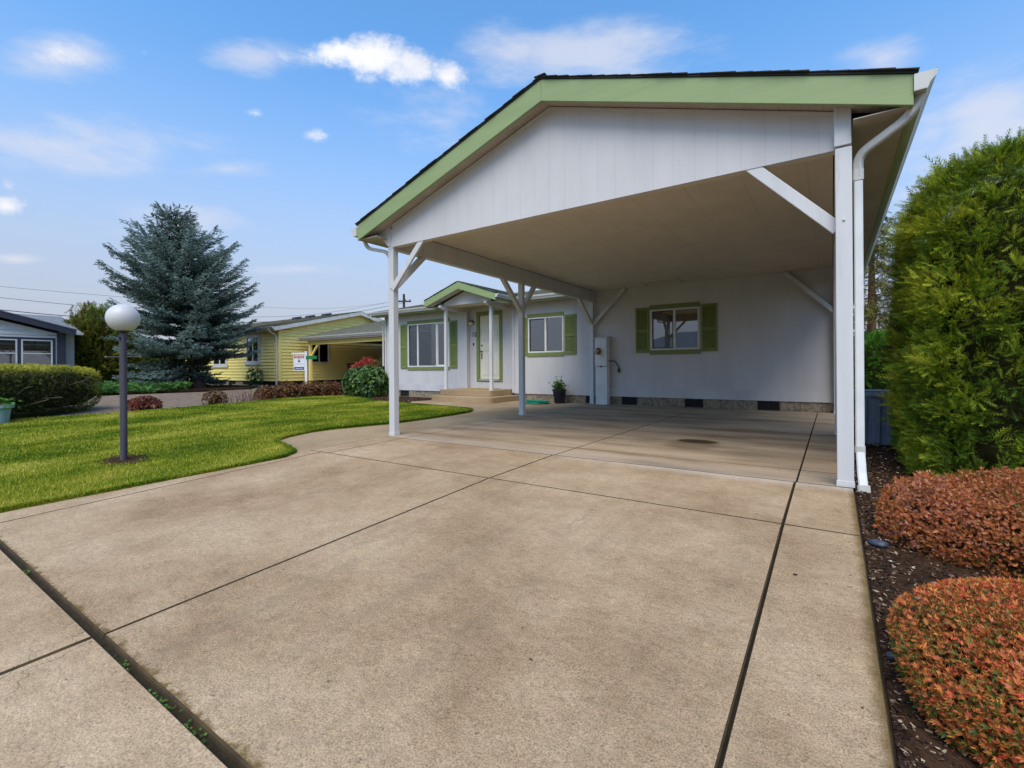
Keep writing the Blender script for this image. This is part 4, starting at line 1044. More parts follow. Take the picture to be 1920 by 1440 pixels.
# ================================================================== UTILITY POLE AND WIRES
up = thing('utility_pole', (-37.5, 35, -.1), 'distant wooden utility pole with crossarm above the roofs', 'utility pole')
m = MB(); m.tube([(-37.5, 35, .1), (-37.5, 35, 8.9)], [.17, .12], 10); m.build('pole', BARK, up)
m = MB(); m.beam(Vector((-37.5, 34.8, 8.1))-rt*.7, Vector((-37.5, 34.8, 8.1))+rt*.9, .14, .14); m.build('crossarm', BARK, up)
for s in (-.6, .3, .8):
    m = MB(); q = Vector((-37.5, 34.8, 8.18))+rt*s; m.lathe([(.05, 0), (.06, .06), (.03, .16)], q, 8); m.build('insulator', METAL, up)
WIRE = M('wire_black', (.03, .03, .035), None, 3, .5, 0)
def unproj(px, py):
    u, v = px-960, py-689.9; c, s = math.cos(ROLL), math.sin(ROLL)
    r = (c*u+s*v)/885.2; d = (-s*u+c*v)/885.2
    return Vector((r*math.cos(YAW)-math.sin(YAW), r*math.sin(YAW)+math.cos(YAW), -d))
A0 = Vector((-33.5, 5.0)); B0 = Vector((-37.5, 34.8))
for pts, rad, lab in (([(-240, 560), (-100, 573), (0, 581), (160, 594.5), (400, 605), (600, 596), (757, 568)], .019, 'thick lowest utility cable crossing above the grey house roof'),
                 ([(-240, 533), (-100, 547.5), (0, 558), (195, 577), (420, 594), (600, 588), (755, 562)], .011, 'thin middle utility wire left of the spruce'),
                 ([(-240, 508), (-100, 525), (0, 537), (190, 553.5), (420, 572), (620, 578), (768, 562)], .0075, 'faintest topmost utility wire left of the spruce')):
    P = []
    for px, py in pts:
        rr = unproj(px, py); D = B0-A0; den = rr.x*D.y-rr.y*D.x
        t = (A0.x*D.y-A0.y*D.x)/den; P.append(CAM+rr*t)
    Q = []
    for i in range(len(P)-1):       # Catmull-Rom smoothing
        p0, p1, p2, p3 = P[max(i-1, 0)], P[i], P[i+1], P[min(i+2, len(P)-1)]
        for k in range(8):
            t = k/8; Q.append(.5*((2*p1)+(p2-p0)*t+(2*p0-5*p1+4*p2-p3)*t*t+(3*p1-p0-3*p2+p3)*t**3))
    Q.append(P[-1])
    m = MB(); m.tube(Q, rad, 5); tag(m.build('power_line', WIRE), lab, 'power line', 'overhead wires')

# ================================================================== VEGETATION
def rotz(P, a): c, s = math.cos(a), math.sin(a); return P@np.array([[c, s, 0], [-s, c, 0], [0, 0, 1]])
def bush(name, label, cat, c, r, e, n, T, F, size, mat, shrink=.1, up=.3, jit=.5, group=None, zmin=None, inner=.35, lumpf=4., lumpa=.08, vis=-.25, rot=0, part='foliage', tintf=None, core=True, corem_=None, lv=.06, gap=None, skew=0, stray=0, clump=0, tipl=0):
    g = thing(name, (c[0], c[1], h(c[0], c[1])), label, cat, group)
    zm = h(c[0], c[1]) if zmin is None else zmin
    P, Nn = superell(n//max(1, clump), (0, 0, 0), r, e)
    if rot: P = rotz(P, rot); Nn = rotz(Nn, rot)
    P = P+np.array(c)
    toc = np.array(CAM)-P; toc /= np.linalg.norm(toc, axis=1, keepdims=True)
    ok = (P[:, 2] > zm) & (((Nn*toc).sum(1) > vis) | (rng.random(len(P)) < .25)); P, Nn = P[ok], Nn[ok]
    if gap is not None:
        ok = ~((lump(P, 13.) < -gap) & (rng.random(len(P)) < .75)); P, Nn = P[ok], Nn[ok]
    if skew: P[:, 2] *= 1+skew*np.clip(P[:, 0]-.6, 0, 2)
    lo = lump(P, lumpf); dep = np.where(rng.random(len(P)) < inner, rng.uniform(.2, 1., len(P)), rng.uniform(0, .15, len(P)))*shrink
    st_m = rng.random(len(P)) < stray; P = P+Nn*(lumpa*lo-dep+st_m*size*1.1)[:, None]
    D = Nn+np.array([0, 0, up])+rng.normal(0, jit, Nn.shape)
    s = size*rng.uniform(.65, 1.35, len(P)); s = np.where(st_m, s*1.5, s); tint = rng.random(len(P)) if tintf is None else tintf(P, Nn, lo)
    if clump:
        k = clump; D /= np.linalg.norm(D, axis=1, keepdims=True); D = np.repeat(D, k, 0); P = np.repeat(P, k, 0); s = np.repeat(s, k)*rng.uniform(.6, 1.25, len(P)); tint = np.repeat(tint, k)+rng.normal(0, .07, len(P))
        o_ = rng.normal(0, 1., P.shape); D = D+o_*.38; P = P+o_*size*.34+D*size*rng.uniform(-.5, .25, len(P))[:, None]
    V, FF, tt = scatter(T, F, P, frames(D, rng.uniform(0, 6.28, len(P)) if jit > .3 else rng.normal(0, .8, len(P))), s, tint)
    if tipl:
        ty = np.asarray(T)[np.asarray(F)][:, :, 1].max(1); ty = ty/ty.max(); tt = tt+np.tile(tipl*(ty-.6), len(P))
    npmesh(part, V, FF, mat, g, np.clip(tt+(np.repeat(rng.normal(0, lv, len(tt)//2+1), 2)[:len(tt)]), 0, 1))
    if core:  # solid dark core added behind the leaves to block light
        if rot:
            o = corem((0, 0, 0), r, e, shrink*1.15, 'dark_core', corem_ or INNER, None, -9)
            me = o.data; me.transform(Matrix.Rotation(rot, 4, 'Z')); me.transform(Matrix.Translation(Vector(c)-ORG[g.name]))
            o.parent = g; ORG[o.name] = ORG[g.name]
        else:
            o = corem(c, r, e, shrink*(1.35 if skew else 1.15), 'dark_core', corem_ or INNER, g, zm-.02, 64 if skew else 28)
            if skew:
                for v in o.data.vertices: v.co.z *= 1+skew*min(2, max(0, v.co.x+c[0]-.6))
    return g
SPRAY = leafT([-1.15, -.8, -.5, -.25, 0, .28, .55, .85, 1.2], [.5, .66, .8, .92, 1., .9, .82, .62, .5], .085, tilt=[.3, .12, -.1, .1, .0, .14, -.08, .1, .3], fold=.8)
SPRAY2 = leafT([-.8, -.35, .0, .4, .85], [.6, .85, 1., .8, .65], .11, tilt=[.2, -.1, .1, .1, .3], fold=.8)
def frondT(n=7, size=1., droop=.12, w=.055):
    V = []; F = []
    for i in range(n):
        y = .06+.84*i/(n-1)
        for sg in (-1, 1):
            a = sg*(1.0-.45*i/(n-1)); l = .50*(1-.55*abs(y-.32)/.68)*(.9+.2*math.sin(i*5+sg)); b = np.array([0, y-.05*(sg > 0), -droop*y*y])
            d_ = np.array([math.sin(a), math.cos(a), .10*math.sin(i*2.3+sg)-.05]); sd = np.array([math.cos(a), -math.sin(a), 0])*w; k = len(V)
            V += [b-sd, b+sd, b+d_*l]; F.append((k, k+1, k+2))
    k = len(V); V += [np.array([-w*.6, 0, 0]), np.array([w*.6, 0, 0]), np.array([0, 1.12, -droop*1.25])]; F.append((k, k+1, k+2))
    return np.array(V)*size, np.array(F)
FROND = frondT(5, 1., .1, .036); FROND2 = frondT(5)
ROS = rosetteT(6, 1., .17, .95)
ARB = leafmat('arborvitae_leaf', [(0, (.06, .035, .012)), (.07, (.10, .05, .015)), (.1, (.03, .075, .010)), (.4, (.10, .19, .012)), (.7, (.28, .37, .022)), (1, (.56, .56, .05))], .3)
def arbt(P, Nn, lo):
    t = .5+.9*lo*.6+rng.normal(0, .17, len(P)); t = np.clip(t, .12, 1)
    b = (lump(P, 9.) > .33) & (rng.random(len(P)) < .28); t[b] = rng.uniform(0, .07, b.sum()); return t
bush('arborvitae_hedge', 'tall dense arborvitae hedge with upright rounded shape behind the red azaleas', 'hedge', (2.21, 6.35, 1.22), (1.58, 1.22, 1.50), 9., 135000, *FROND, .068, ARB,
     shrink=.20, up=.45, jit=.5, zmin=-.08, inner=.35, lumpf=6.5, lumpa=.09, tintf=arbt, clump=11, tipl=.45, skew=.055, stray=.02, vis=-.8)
bush('evergreen_shrub', 'bright green clipped evergreen shrub beyond the storage bin', 'shrub', (.95, 13.6, .75), (.75, .9, .93), 3.2, 9000, *FROND2, .12,
     leafmat('bright_evergreen_leaf', [(0, (.03, .09, .012)), (.5, (.07, .2, .02)), (1, (.16, .33, .03))]), shrink=.15, zmin=-.05)
# azaleas
AZ1 = leafmat('azalea_leaf_rust', [(0, (.07, .10, .02)), (.14, (.2, .13, .025)), (.38, (.34, .11, .025)), (.6, (.46, .12, .035)), (.78, (.54, .19, .06)), (.9, (.58, .28, .13)), (1, (.42, .15, .11))], .25)
AZ2 = leafmat('azalea_leaf_red', [(0, (.05, .10, .02)), (.15, (.16, .17, .025)), (.28, (.36, .14, .03)), (.52, (.54, .14, .04)), (.72, (.62, .24, .07)), (.85, (.72, .04, .035)), (.93, (.6, .2, .15)), (1, (.7, .3, .05))], .25)
INR = M('shrub_core_shade', (.05, .022, .012), (.02, .012, .008), 20, 1., .5, 30)  # shade inside the azaleas and low shrubs, put into the core colour
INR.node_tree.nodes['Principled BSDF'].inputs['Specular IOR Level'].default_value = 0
AZL = rosetteT(7, 1., .135, .75)
bush('azalea_bush', 'rust red azalea mound in front of the tall hedge', 'azalea bush', (1.12, 3.84, .02), (.88, .62, .335), 2.5, 36000, *AZL, .020, AZ1, shrink=.13, up=.8, jit=.75, lv=.16, zmin=-.10, inner=.4, lumpf=6, lumpa=.075, group='azaleas in the mulch bed',
     tintf=lambda P, N_, lo: np.clip(.5+.8*lo+rng.normal(0, .22, len(P)), 0, 1), corem_=INR, stray=.04)
bush('azalea_bush', 'bright orange and red azalea mound nearest the camera beside the driveway edge', 'azalea bush', (.86, 2.18, -.03), (.71, .54, .235), 2.5, 38000, *AZL, .018, AZ2, shrink=.13, up=.8, jit=.75, lv=.2, zmin=-.15, inner=.4, lumpf=6, lumpa=.07, group='azaleas in the mulch bed',
     tintf=lambda P, N_, lo: np.clip(.5+.7*lo+rng.normal(0, .25, len(P)), 0, 1), corem_=INR)
# left clipped hedge
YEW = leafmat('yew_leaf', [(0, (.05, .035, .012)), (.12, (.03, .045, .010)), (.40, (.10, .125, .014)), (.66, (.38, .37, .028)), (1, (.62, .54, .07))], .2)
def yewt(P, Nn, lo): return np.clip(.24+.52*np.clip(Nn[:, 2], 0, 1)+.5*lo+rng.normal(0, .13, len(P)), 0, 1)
u_ = math.atan2(.67, -.74)
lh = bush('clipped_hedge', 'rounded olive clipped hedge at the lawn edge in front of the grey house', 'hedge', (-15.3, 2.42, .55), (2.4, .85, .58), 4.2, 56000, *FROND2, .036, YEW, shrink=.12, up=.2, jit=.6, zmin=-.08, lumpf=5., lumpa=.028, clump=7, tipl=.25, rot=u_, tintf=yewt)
m = MB()
for i in range(16):
    m = MB()
    s = rng.uniform(-2.0, 2.0); a = Vector((-15.3, 2.42, 0))+Vector((-.74, .67, 0))*s+Vector((.67, .74, 0))*.72; a.z = rng.uniform(.05, .75)
    b = a+Vector((rng.normal(0, .14), rng.normal(0, .14), rng.uniform(-.15, .25)))+Vector((.05, .06, 0)); c_ = b+Vector((rng.normal(0, .1), rng.normal(0, .1), rng.uniform(.0, .15)))
    m.tube([a, b, c_], [.009, .006, .003], 4); m.build('bare_twig', TWIG, lh)
# planter at hedge end
pl = thing('planter', (-13.42, 2.0, -.03), 'pale teal planter pot at the left end of the clipped hedge', 'planter')
m = MB(); m.lathe([(.13, 0), (.17, .3), (.21, .31), (.21, .37), (.19, .37), (.17, .32), (.01, .32)], (-13.42, 2.0, -.02), 24); m.build('pot', M('teal_glaze', (.24, .36, .36), (.2, .3, .3), 5, .4, .05), pl, smooth=True)
m = MB(); m.lathe([(.19, 0), (.2, .02), (.17, .025)], (-13.42, 2.0, -.045), 24); m.build('saucer', M('terracotta', (.35, .15, .09), None, 5, .8, .1), pl)
P = rng.normal(size=(90, 3))*np.array([.1, .1, .06])+np.array([-13.42, 2.0, .38]); V, FF, tt = scatter(*ROS, P, frames(P-np.array([-13.42, 2., .2])), np.full(90, .06), rng.random(90)); npmesh('foliage', V, FF, HERB, pl, tt)

# low red shrubs beyond the lawn
RUST = leafmat('rust_shrub_leaf', [(0, (.035, .03, .015)), (.35, (.10, .04, .02)), (.6, (.2, .06, .025)), (.8, (.32, .13, .03)), (1, (.14, .14, .03))], .2)
REDB = leafmat('burgundy_leaf', [(0, (.05, .02, .015)), (.5, (.16, .035, .025)), (1, (.28, .08, .04))], .2)
def lowbush(x, y, rx, hh, lab, mat, cat='shrub', n=1100, size=.055, grp=None):
    z = h(x, y); return bush('low_shrub', lab, cat, (x, y, z+.02), (rx, rx*.85, hh), 2.2, n, *ROS, size, mat, shrink=.12, up=.8, jit=.6, zmin=z-.03, lumpf=5, lumpa=.07, vis=-.6, group=grp, corem_=INR)
G_ = 'rust coloured shrubs along the far lawn edge'
lowbush(-14.75, 4.75, .42, .32, 'small burgundy mound shrub right of the lamp post base', REDB, n=1500)
lowbush(-15.35, 6.75, .36, .33, 'sparse brown green shrub alone at the lawn edge under the spruce', leafmat('olive_brown_leaf', [(0, (.05, .03, .015)), (.5, (.16, .07, .03)), (1, (.16, .15, .04))]), n=420, size=.07)
row = [(-15.85, 8.55, .38, .42, 'rust shrub first of the row beyond the lawn, leftmost and smallest'), (-15.9, 9.35, .55, .52, 'orange tinged rust shrub second in the row below the for sale sign'),
       (-15.85, 10.2, .55, .55, 'dark red shrub third in the row, in the middle beyond the lawn'), (-15.75, 11.0, .52, .5, 'brown red shrub fourth in the row below the yellow post'),
       (-15.6, 11.75, .55, .56, 'tall rust shrub fifth in the row beyond the lawn'), (-15.4, 12.5, .5, .5, 'rust shrub at the right end of the row beside the carport slab')]
for i, (x, y, r_, hh, lab) in enumerate(row): lowbush(x, y, r_, hh, lab, RUST, n=1300, size=.06, grp=G_)
# dead flower stalks
m = MB()
for i in range(60):
    x, y = -15.55+rng.normal(0, .14), 7.75+rng.normal(0, .28); z = h(x, y)-.04
    m.tube([(x, y, z), (x+rng.normal(0, .05), y+rng.normal(0, .05), z+rng.uniform(.2, .42))], [.008, .004], 4)
tag(m.build('dried_stalks', M('dried_stalk', (.2, .11, .09), (.12, .06, .05), 30, .9, 0), None), 'clump of dried reddish flower stalks at the far lawn edge', 'dried plant')
# rhododendron and red nandina
RHO = leafmat('rhododendron_leaf', [(0, (.02, .05, .01)), (.5, (.05, .115, .02)), (.85, (.11, .2, .035)), (1, (.25, .33, .09))], .15, .3, .5)
bush('rhododendron', 'round glossy green rhododendron at the left corner of the grey house', 'shrub', (-14.45, 11.55, .47), (.78, .7, .62), 2.2, 2200, *rosetteT(7, 1., .2, 1.1), .12, RHO, shrink=.2, up=.5, jit=.6, lumpf=4, lumpa=.12, vis=-.7)
NAN = leafmat('nandina_leaf', [(0, (.2, .02, .015)), (.5, (.42, .035, .03)), (.85, (.5, .09, .05)), (1, (.12, .14, .03))], .3)
bush('red_nandina', 'spiky crimson shrub rising behind the rhododendron', 'shrub', (-15.65, 12.55, .75), (.62, .55, .62), 2., 800, *rosetteT(7, 1., .08, .8), .17, NAN, shrink=.3, up=.6, jit=.7, lumpa=.12, vis=-.8, core=False)
bush('olive_shrub', 'small olive green shrub between the nandina and the house corner', 'shrub', (-14.9, 12.75, .8), (.4, .4, .6), 2., 500, *ROS, .09, leafmat('olive_leaf', [(0, (.06, .05, .015)), (1, (.2, .17, .04))]), shrink=.2, up=.6, lumpa=.1, vis=-.8)
bush('rose_bush', 'small green rose bush against the yellow foundation under the window', 'shrub', (-24.75, 12.75, .62), (.42, .35, .45), 2., 240, *ROS, .11, RHO, shrink=.35, up=.6, lumpa=.15, vis=-.8, core=False)
# ivy under spruce
P = np.c_[rng.uniform(-26, -20.9, 2600), rng.uniform(4.2, 9.6, 2600), np.zeros(2600)]
P = P[((P[:, 0]+23.4)/2.5)**2+((P[:, 1]-6.6)/2.5)**2 < 1]; P[:, 2] = H(P[:, 0], P[:, 1])+rng.uniform(0, .30, len(P))
D = rng.normal(0, .6, P.shape)+np.array([0, 0, 1.]); V, FF, tt = scatter(*ROS, P, frames(D), rng.uniform(.1, .2, len(P)), rng.random(len(P)))
tag(npmesh('ground_cover', V, FF, leafmat('ivy_leaf', [(0, (.03, .09, .015)), (.6, (.07, .18, .03)), (1, (.16, .3, .07))]), None, tt), kind='stuff')

# loose green tree at left
OLV = leafmat('laurel_leaf', [(0, (.10, .035, .015)), (.15, (.16, .08, .02)), (.3, (.05, .09, .014)), (.7, (.17, .22, .03)), (1, (.36, .36, .06))], .3)
tr = bush('small_tree', 'bushy yellow green tree between the grey house and the spruce', 'tree', (-31.6, 8.25, 1.95), (1.65, 1.65, 2.1), 2., 10000, *FROND2, .26, OLV, shrink=.55, up=.7, jit=.5, lumpf=1.7, lumpa=.35, vis=-.7, part='crown')
m = MB(); m.tube([(-31.6, 8.2, .1), (-31.55, 8.2, 1.2), (-31.6, 8.25, 3.6)], [.12, .09, .03], 8); m.build('trunk', BARK, tr)
P = np.c_[rng.normal(-31.6, .5, 260), rng.normal(8.2, .5, 260), rng.uniform(3.2, 4.25, 260)]; D = rng.normal(0, .35, P.shape)+np.array([0, 0, 1.])
V, FF, tt = scatter(*FROND2, P, frames(D), np.full(260, .35), rng.random(260)); npmesh('crown', V, FF, OLV, tr, tt)

bush('far_hedge', 'dark green hedge in the distance behind the spruce trunk', 'hedge', (-37, 11.0, 1.0), (1.2, 4.2, 1.5), 3., 5000, *FROND2, .3, OLV, shrink=.4, lumpa=.25, lumpf=1.5)
# blue spruce
def spruce():
    t = thing('blue_spruce', (-23.2, 9.55, h(-23.2, 9.55)), 'large blue spruce with spreading silvery boughs in front of the yellow house', 'tree')
    zt = 7.75; base = Vector((-23.2, 9.55, .18)); top = Vector((-24.15, 9.05, zt-.2))
    def axis(z): k = (z-.18)/(zt-.38); return base.lerp(top, min(1, (max(k, 0))**.65))
    m = MB(); zz = np.linspace(.1, zt-.1, 14); m.tube([axis(z).to_tuple()[:2]+(z,) for z in zz], [.24*(1-.9*i/13)+(.07 if i == 0 else 0) for i in range(14)], 12)
    m.build('trunk', BARK, t, smooth=True)
    prof = [(.4, 2.3), (1.1, 2.65), (1.8, 2.8), (2.6, 2.75), (3.5, 2.8), (4.4, 2.75), (5.1, 2.6), (5.7, 2.4), (6.3, 2.05), (6.9, 1.6), (7.4, 1.15), (7.8, .7)]
    pz = [p[0] for p in prof]; pr_ = [p[1] for p in prof]
    P = []; D = []; Tn = []; S = []; bm = MB()
    def sprig(p, d, tn, s): P.append(p); D.append(d); Tn.append(tn); S.append(s)
    z = .75; a0 = 0
    while z < 7.65:
        f = max(0, (z-.8)/6.9); nb = int(round(9-3*f)); a0 += 2.4
        for k in range(nb):
            az = a0+2*math.pi*k/nb+random.uniform(-.3, .3); zz0 = z+random.uniform(-.12, .12)
            rise = -.2+1.25*f**1.25+random.uniform(-.08, .08)
            L0 = .94*np.interp(min(zz0+rise*1.2, 7.8), pz, pr_)*random.uniform(.74, 1.12)
            if zz0 < 1.75 and math.cos(az-.6) > .1: L0 *= (.2 if zz0 < 1.6 else .5)
            elif zz0 < 1.75: rise -= .2
            L0 = max(L0, .25)
            dirh = Vector((math.cos(az), math.sin(az), 0)); side = Vector((-math.sin(az), math.cos(az), 0)); o = axis(zz0); o.z = zz0
            tn = random.uniform(.0, .5)
            def pt_(q): return o+dirh*L0*q+Vector((0, 0, L0*(rise*q+.22*q*q*q-.10*q)))
            bm.tube([pt_(q) for q in (0, .3, .6, .9)], [.03*(1-.4*f)+.01, .022, .014, .006], 5, False)
            n1 = max(4, int(L0/.105))
            for i in range(n1):
                q = .14+.86*(i+random.random()*.5)/n1; q = min(q, .99); c_ = pt_(q)
                for s_ in (-1, 1):
                    bl = (.16+.52*(1-q)**.6*min(1, L0/2.2)+.1)*random.uniform(.6, 1.1)*(.5 if q < .25 else 1)
                    dd = (dirh*(.75)+side*s_*.8+Vector((0, 0, random.uniform(-.22, .10)))).normalized()
                    n2 = max(2, int(bl/.062))
                    for j in range(n2):
                        qq = (j+.6)/n2; p_ = c_+dd*bl*qq+Vector((0, 0, .07*qq*qq-.02))
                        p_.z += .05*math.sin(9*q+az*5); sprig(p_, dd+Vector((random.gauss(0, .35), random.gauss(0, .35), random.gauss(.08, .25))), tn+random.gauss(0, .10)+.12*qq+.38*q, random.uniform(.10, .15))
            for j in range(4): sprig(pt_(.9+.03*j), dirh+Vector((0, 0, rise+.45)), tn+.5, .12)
        z += .235
    for j in range(26): sprig(Vector((top.x+random.gauss(0, .28), top.y+random.gauss(0, .28), random.uniform(7.35, 8.0))), Vector((random.gauss(0, .2), random.gauss(0, .2), 1)), .5, .15)
    for sx, sy, zz1 in ((0, 0, 8.02), (-.3, .1, 7.9), (.45, .25, 7.85), (.2, -.3, 7.8), (.75, .3, 7.5), (-.7, -.2, 7.4)):
        for j in range(12): sprig(Vector((top.x+sx, top.y+sy, zz1-.075*j)), Vector((random.gauss(0, .5), random.gauss(0, .5), .9)), .4, .10)
    V = []; F = []
    for i in range(8):
        a = 2*math.pi*i/8; r_ = np.array([math.cos(a), 0, math.sin(a)]); sd = np.array([-math.sin(a), 0, math.cos(a)]); b0_ = np.array([0, .10*i, 0])
        d_ = r_*.62+np.array([0, .75, 0]); k = len(V); V += [b0_-sd*.085, b0_+sd*.085, b0_+d_*.75]; F.append((k, k+1, k+2))
    P = np.array([tuple(p) for p in P]); D = np.array([tuple(d) for d in D]); Tn = np.array(Tn)
    print('spruce sprigs', len(P))
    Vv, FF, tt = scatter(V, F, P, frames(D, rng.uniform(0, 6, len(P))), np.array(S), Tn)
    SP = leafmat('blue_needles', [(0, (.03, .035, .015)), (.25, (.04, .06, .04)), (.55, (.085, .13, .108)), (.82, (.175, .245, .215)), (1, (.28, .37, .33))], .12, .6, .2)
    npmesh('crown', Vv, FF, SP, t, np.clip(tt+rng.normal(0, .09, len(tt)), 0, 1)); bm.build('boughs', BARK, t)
spruce()

# sparse conifer behind, right of the carport
def sparse(x, y, H_, R_, lab, sd, nb=60, c=(.1, .11, .02)):
    random.seed(sd); t = thing('conifer_tree', (x, y, 0), lab, 'tree', 'trees behind the carport')
    m = MB(); m.tube([(x, y, -.1), (x+.03, y, H_*.5), (x, y, H_)], [.21, .13, .03], 10); m.build('trunk', BARKR, t, smooth=True)
    P = []; D = []; bm = MB()
    for i in range(nb):
        f = i/nb; z = 1.9+(H_-2.0)*f; az = i*2.4+random.uniform(-.4, .4); L = R_*(1-f**1.5)*random.uniform(.6, 1.1)+.25
        dr = Vector((math.cos(az), math.sin(az), 0)); o = Vector((x, y, z)); q = [o+dr*L*s+Vector((0, 0, .25*L*s-.55*L*s*s)) for s in (0, .33, .66, 1)]
        bm.tube(q, [.03, .02, .013, .005], 5, False)
        for k in range(int(L*16)):
            s = random.uniform(.2, 1); p = o+dr*L*s+Vector((0, 0, .25*L*s-.55*L*s*s))
            for w_ in range(4):
                p2 = p+Vector((random.gauss(0, .13), random.gauss(0, .13), -.07*w_+random.gauss(0, .06))); P.append(tuple(p2)); D.append((dr.x*.4+random.gauss(0, .5), dr.y*.4+random.gauss(0, .5), -.5))
    bm.build('limbs', BARKR, t)
    P = np.array(P); D = np.array(D); V, FF, tt = scatter(*FROND2, P, frames(D, rng.uniform(0, 6, len(P))), rng.uniform(.14, .26, len(P)), rng.random(len(P)))
    npmesh('crown', V, FF, leafmat('conifer_leaf', [(0, (.04, .045, .012)), (.5, c), (1, (.3, .27, .05))], .3), t, tt)
sparse(1.35, 24.5, 8.6, 2.3, 'sparse golden green conifer with reddish trunk seen behind the downspout', 3)
sparse(3.6, 27.5, 8.4, 2.2, 'second sparse conifer seen between the carport eave and the tall hedge', 5)
sparse(-.3, 31, 7.6, 2.4, 'farthest conifer just left of the reddish trunk behind the carport', 9, 50, (.06, .09, .03))
random.seed(11)

# ================================================================== GRASS, MULCH, LITTER
def grass():
    n = 900000; X = rng.uniform(-16.5, -5.3, n); Y = rng.uniform(-3, 11, n)
    d = np.hypot(X, Y); keep = rng.random(n) < np.clip((6.2/d)**1.5, 0, 1); X, Y = X[keep], Y[keep]
    # view wedge with a margin
    fwd = -X*math.sin(YAW)+Y*math.cos(YAW); rgt = X*math.cos(YAW)+Y*math.sin(YAW); k = (fwd > .5) & (rgt/np.maximum(fwd, .1) > -2.4)
    X, Y = X[k], Y[k]; P = np.c_[X, Y]; k = inpoly(P, LAWNP) & (((X-LPX-.02)/.42)**2+((Y-LPY)/.25)**2 > .62+.7*(rng.random(len(X))-.5)); X, Y = X[k], Y[k]
    ln = [np.array(LAWNP[i]) for i in range(len(LAWNP))]; EX = []; EY = []; lean = []
    for a, b in zip(ln[:25]+[ln[-1]], ln[1:26]+[ln[0]]):
        L = np.linalg.norm(b-a); m_ = int(L*1100); t = rng.random(m_); nn = np.array([b[1]-a[1], -(b[0]-a[0])])/L
        q = a+(b-a)*t[:, None]-nn*rng.uniform(-.005, .05, m_)[:, None]; EX.append(q[:, 0]); EY.append(q[:, 1]); lean.append(np.tile(nn, (m_, 1)))
    ne = sum(map(len, EX)); X = np.concatenate([X]+EX); Y = np.concatenate([Y]+EY); n = len(X)
    LN = np.r_[np.zeros((n-ne, 2)), np.concatenate(lean)*.35]
    d = np.hypot(X, Y); a = rng.uniform(0, 6.283, n); w = np.maximum(.0026, .00065*d)*rng.uniform(.7, 1.3, n); hg = rng.uniform(.016, .036, n)*(1+.35*lump(np.c_[X, Y, X*0], 1.8)); hg[n-ne:] *= 1.25
    le = rng.uniform(.1, .9, n)*hg; b = rng.uniform(0, 6.283, n)
    z = H(X, Y)+.010
    V = np.stack([np.c_[X-np.cos(a)*w, Y-np.sin(a)*w, z], np.c_[X+np.cos(a)*w, Y+np.sin(a)*w, z], np.c_[X+np.cos(b)*le+LN[:, 0]*hg*1.6, Y+np.sin(b)*le+LN[:, 1]*hg*1.6, z+hg]], 1).reshape(-1, 3)
    F = np.arange(3*n).reshape(-1, 3); tn = rng.normal(.5, .16, n); tn[n-ne:] -= .25
    print('grass', n)
    tag(npmesh('grass', V, F, GRASS, None, np.clip(tn, 0, 1)), kind='stuff')
grass()
def chips():
    n = 52000; X = .155+rng.random(n)**1.5*2.6; Y = 1.0+rng.random(n)**1.4*11
    X2 = rng.uniform(-13.8, -10, 2200); Y2 = rng.uniform(9.7, 12, 2200); k = inpoly(np.c_[X2, Y2], [(-13.9, 10.75), (-12.8, 10.4), (-11.6, 9.72), (-10.2, 9.6), (-10.65, 10.3), (-10.35, 11.95), (-13.95, 11.98)])
    X = np.r_[X, X2[k]]; Y = np.r_[Y, Y2[k]]; n = len(X); s = rng.uniform(.002, .008, n)*(1+.1*np.hypot(X, Y)); asp = rng.uniform(.2, .8, n)
    D = rng.normal(0, 1, (n, 3))*np.array([1, 1, .35]); Rm = frames(D, rng.normal(0, .5, n))
    T = np.array([[-1, -1, 0], [1, -1, 0], [.7, 1.2, .15], [-.6, .8, .1]], float); V = T[None]*np.stack([s*asp, s, s], 1)[:, None, :]
    P = np.c_[X, Y, H(X, Y)-.016+np.where(X < -5, 0, 0)+s*.6]
    V = P[:, None]+np.einsum('nij,nkj->nki', Rm, V); F = (np.arange(n)*4)[:, None]+np.arange(4)
    t = rng.random(n)**1.7
    MU = leafmat('bark_mulch', [(0, (.018, .010, .007)), (.4, (.06, .032, .02)), (.75, (.14, .08, .05)), (.9, (.3, .2, .13)), (1, (.5, .42, .3))], 0, .85, .2)
    tag(npmesh('bark_mulch', V.reshape(-1, 3), F, MU, None, t), kind='stuff')
chips()
n = 90; X = np.r_[rng.uniform(-5.2, .1, 45), rng.normal(.08, .04, 25), rng.uniform(-5.6, -5.3, 20)]; Y = np.r_[rng.uniform(1., 11.5, 45), rng.uniform(1.2, 5, 25), rng.uniform(1, 3.3, 20)]
P = np.c_[X, Y, H(X, Y)+.002]; D = rng.normal(0, 1, (n, 3))*np.array([1, 1, .08]); Tl, Fl = leafT([0], [1.], 1., tilt=.05, fold=.3); V, FF, tt = scatter(Tl*np.array([.6, 1, 1]), Fl, P, frames(D, rng.normal(0, .25, n)), rng.uniform(.008, .02, n), rng.random(n))
tag(npmesh('leaf_litter', V, FF, leafmat('dry_leaf_bits', [(0, (.08, .045, .02)), (.6, (.2, .11, .05)), (1, (.4, .3, .16))], 0), None, tt), kind='stuff')
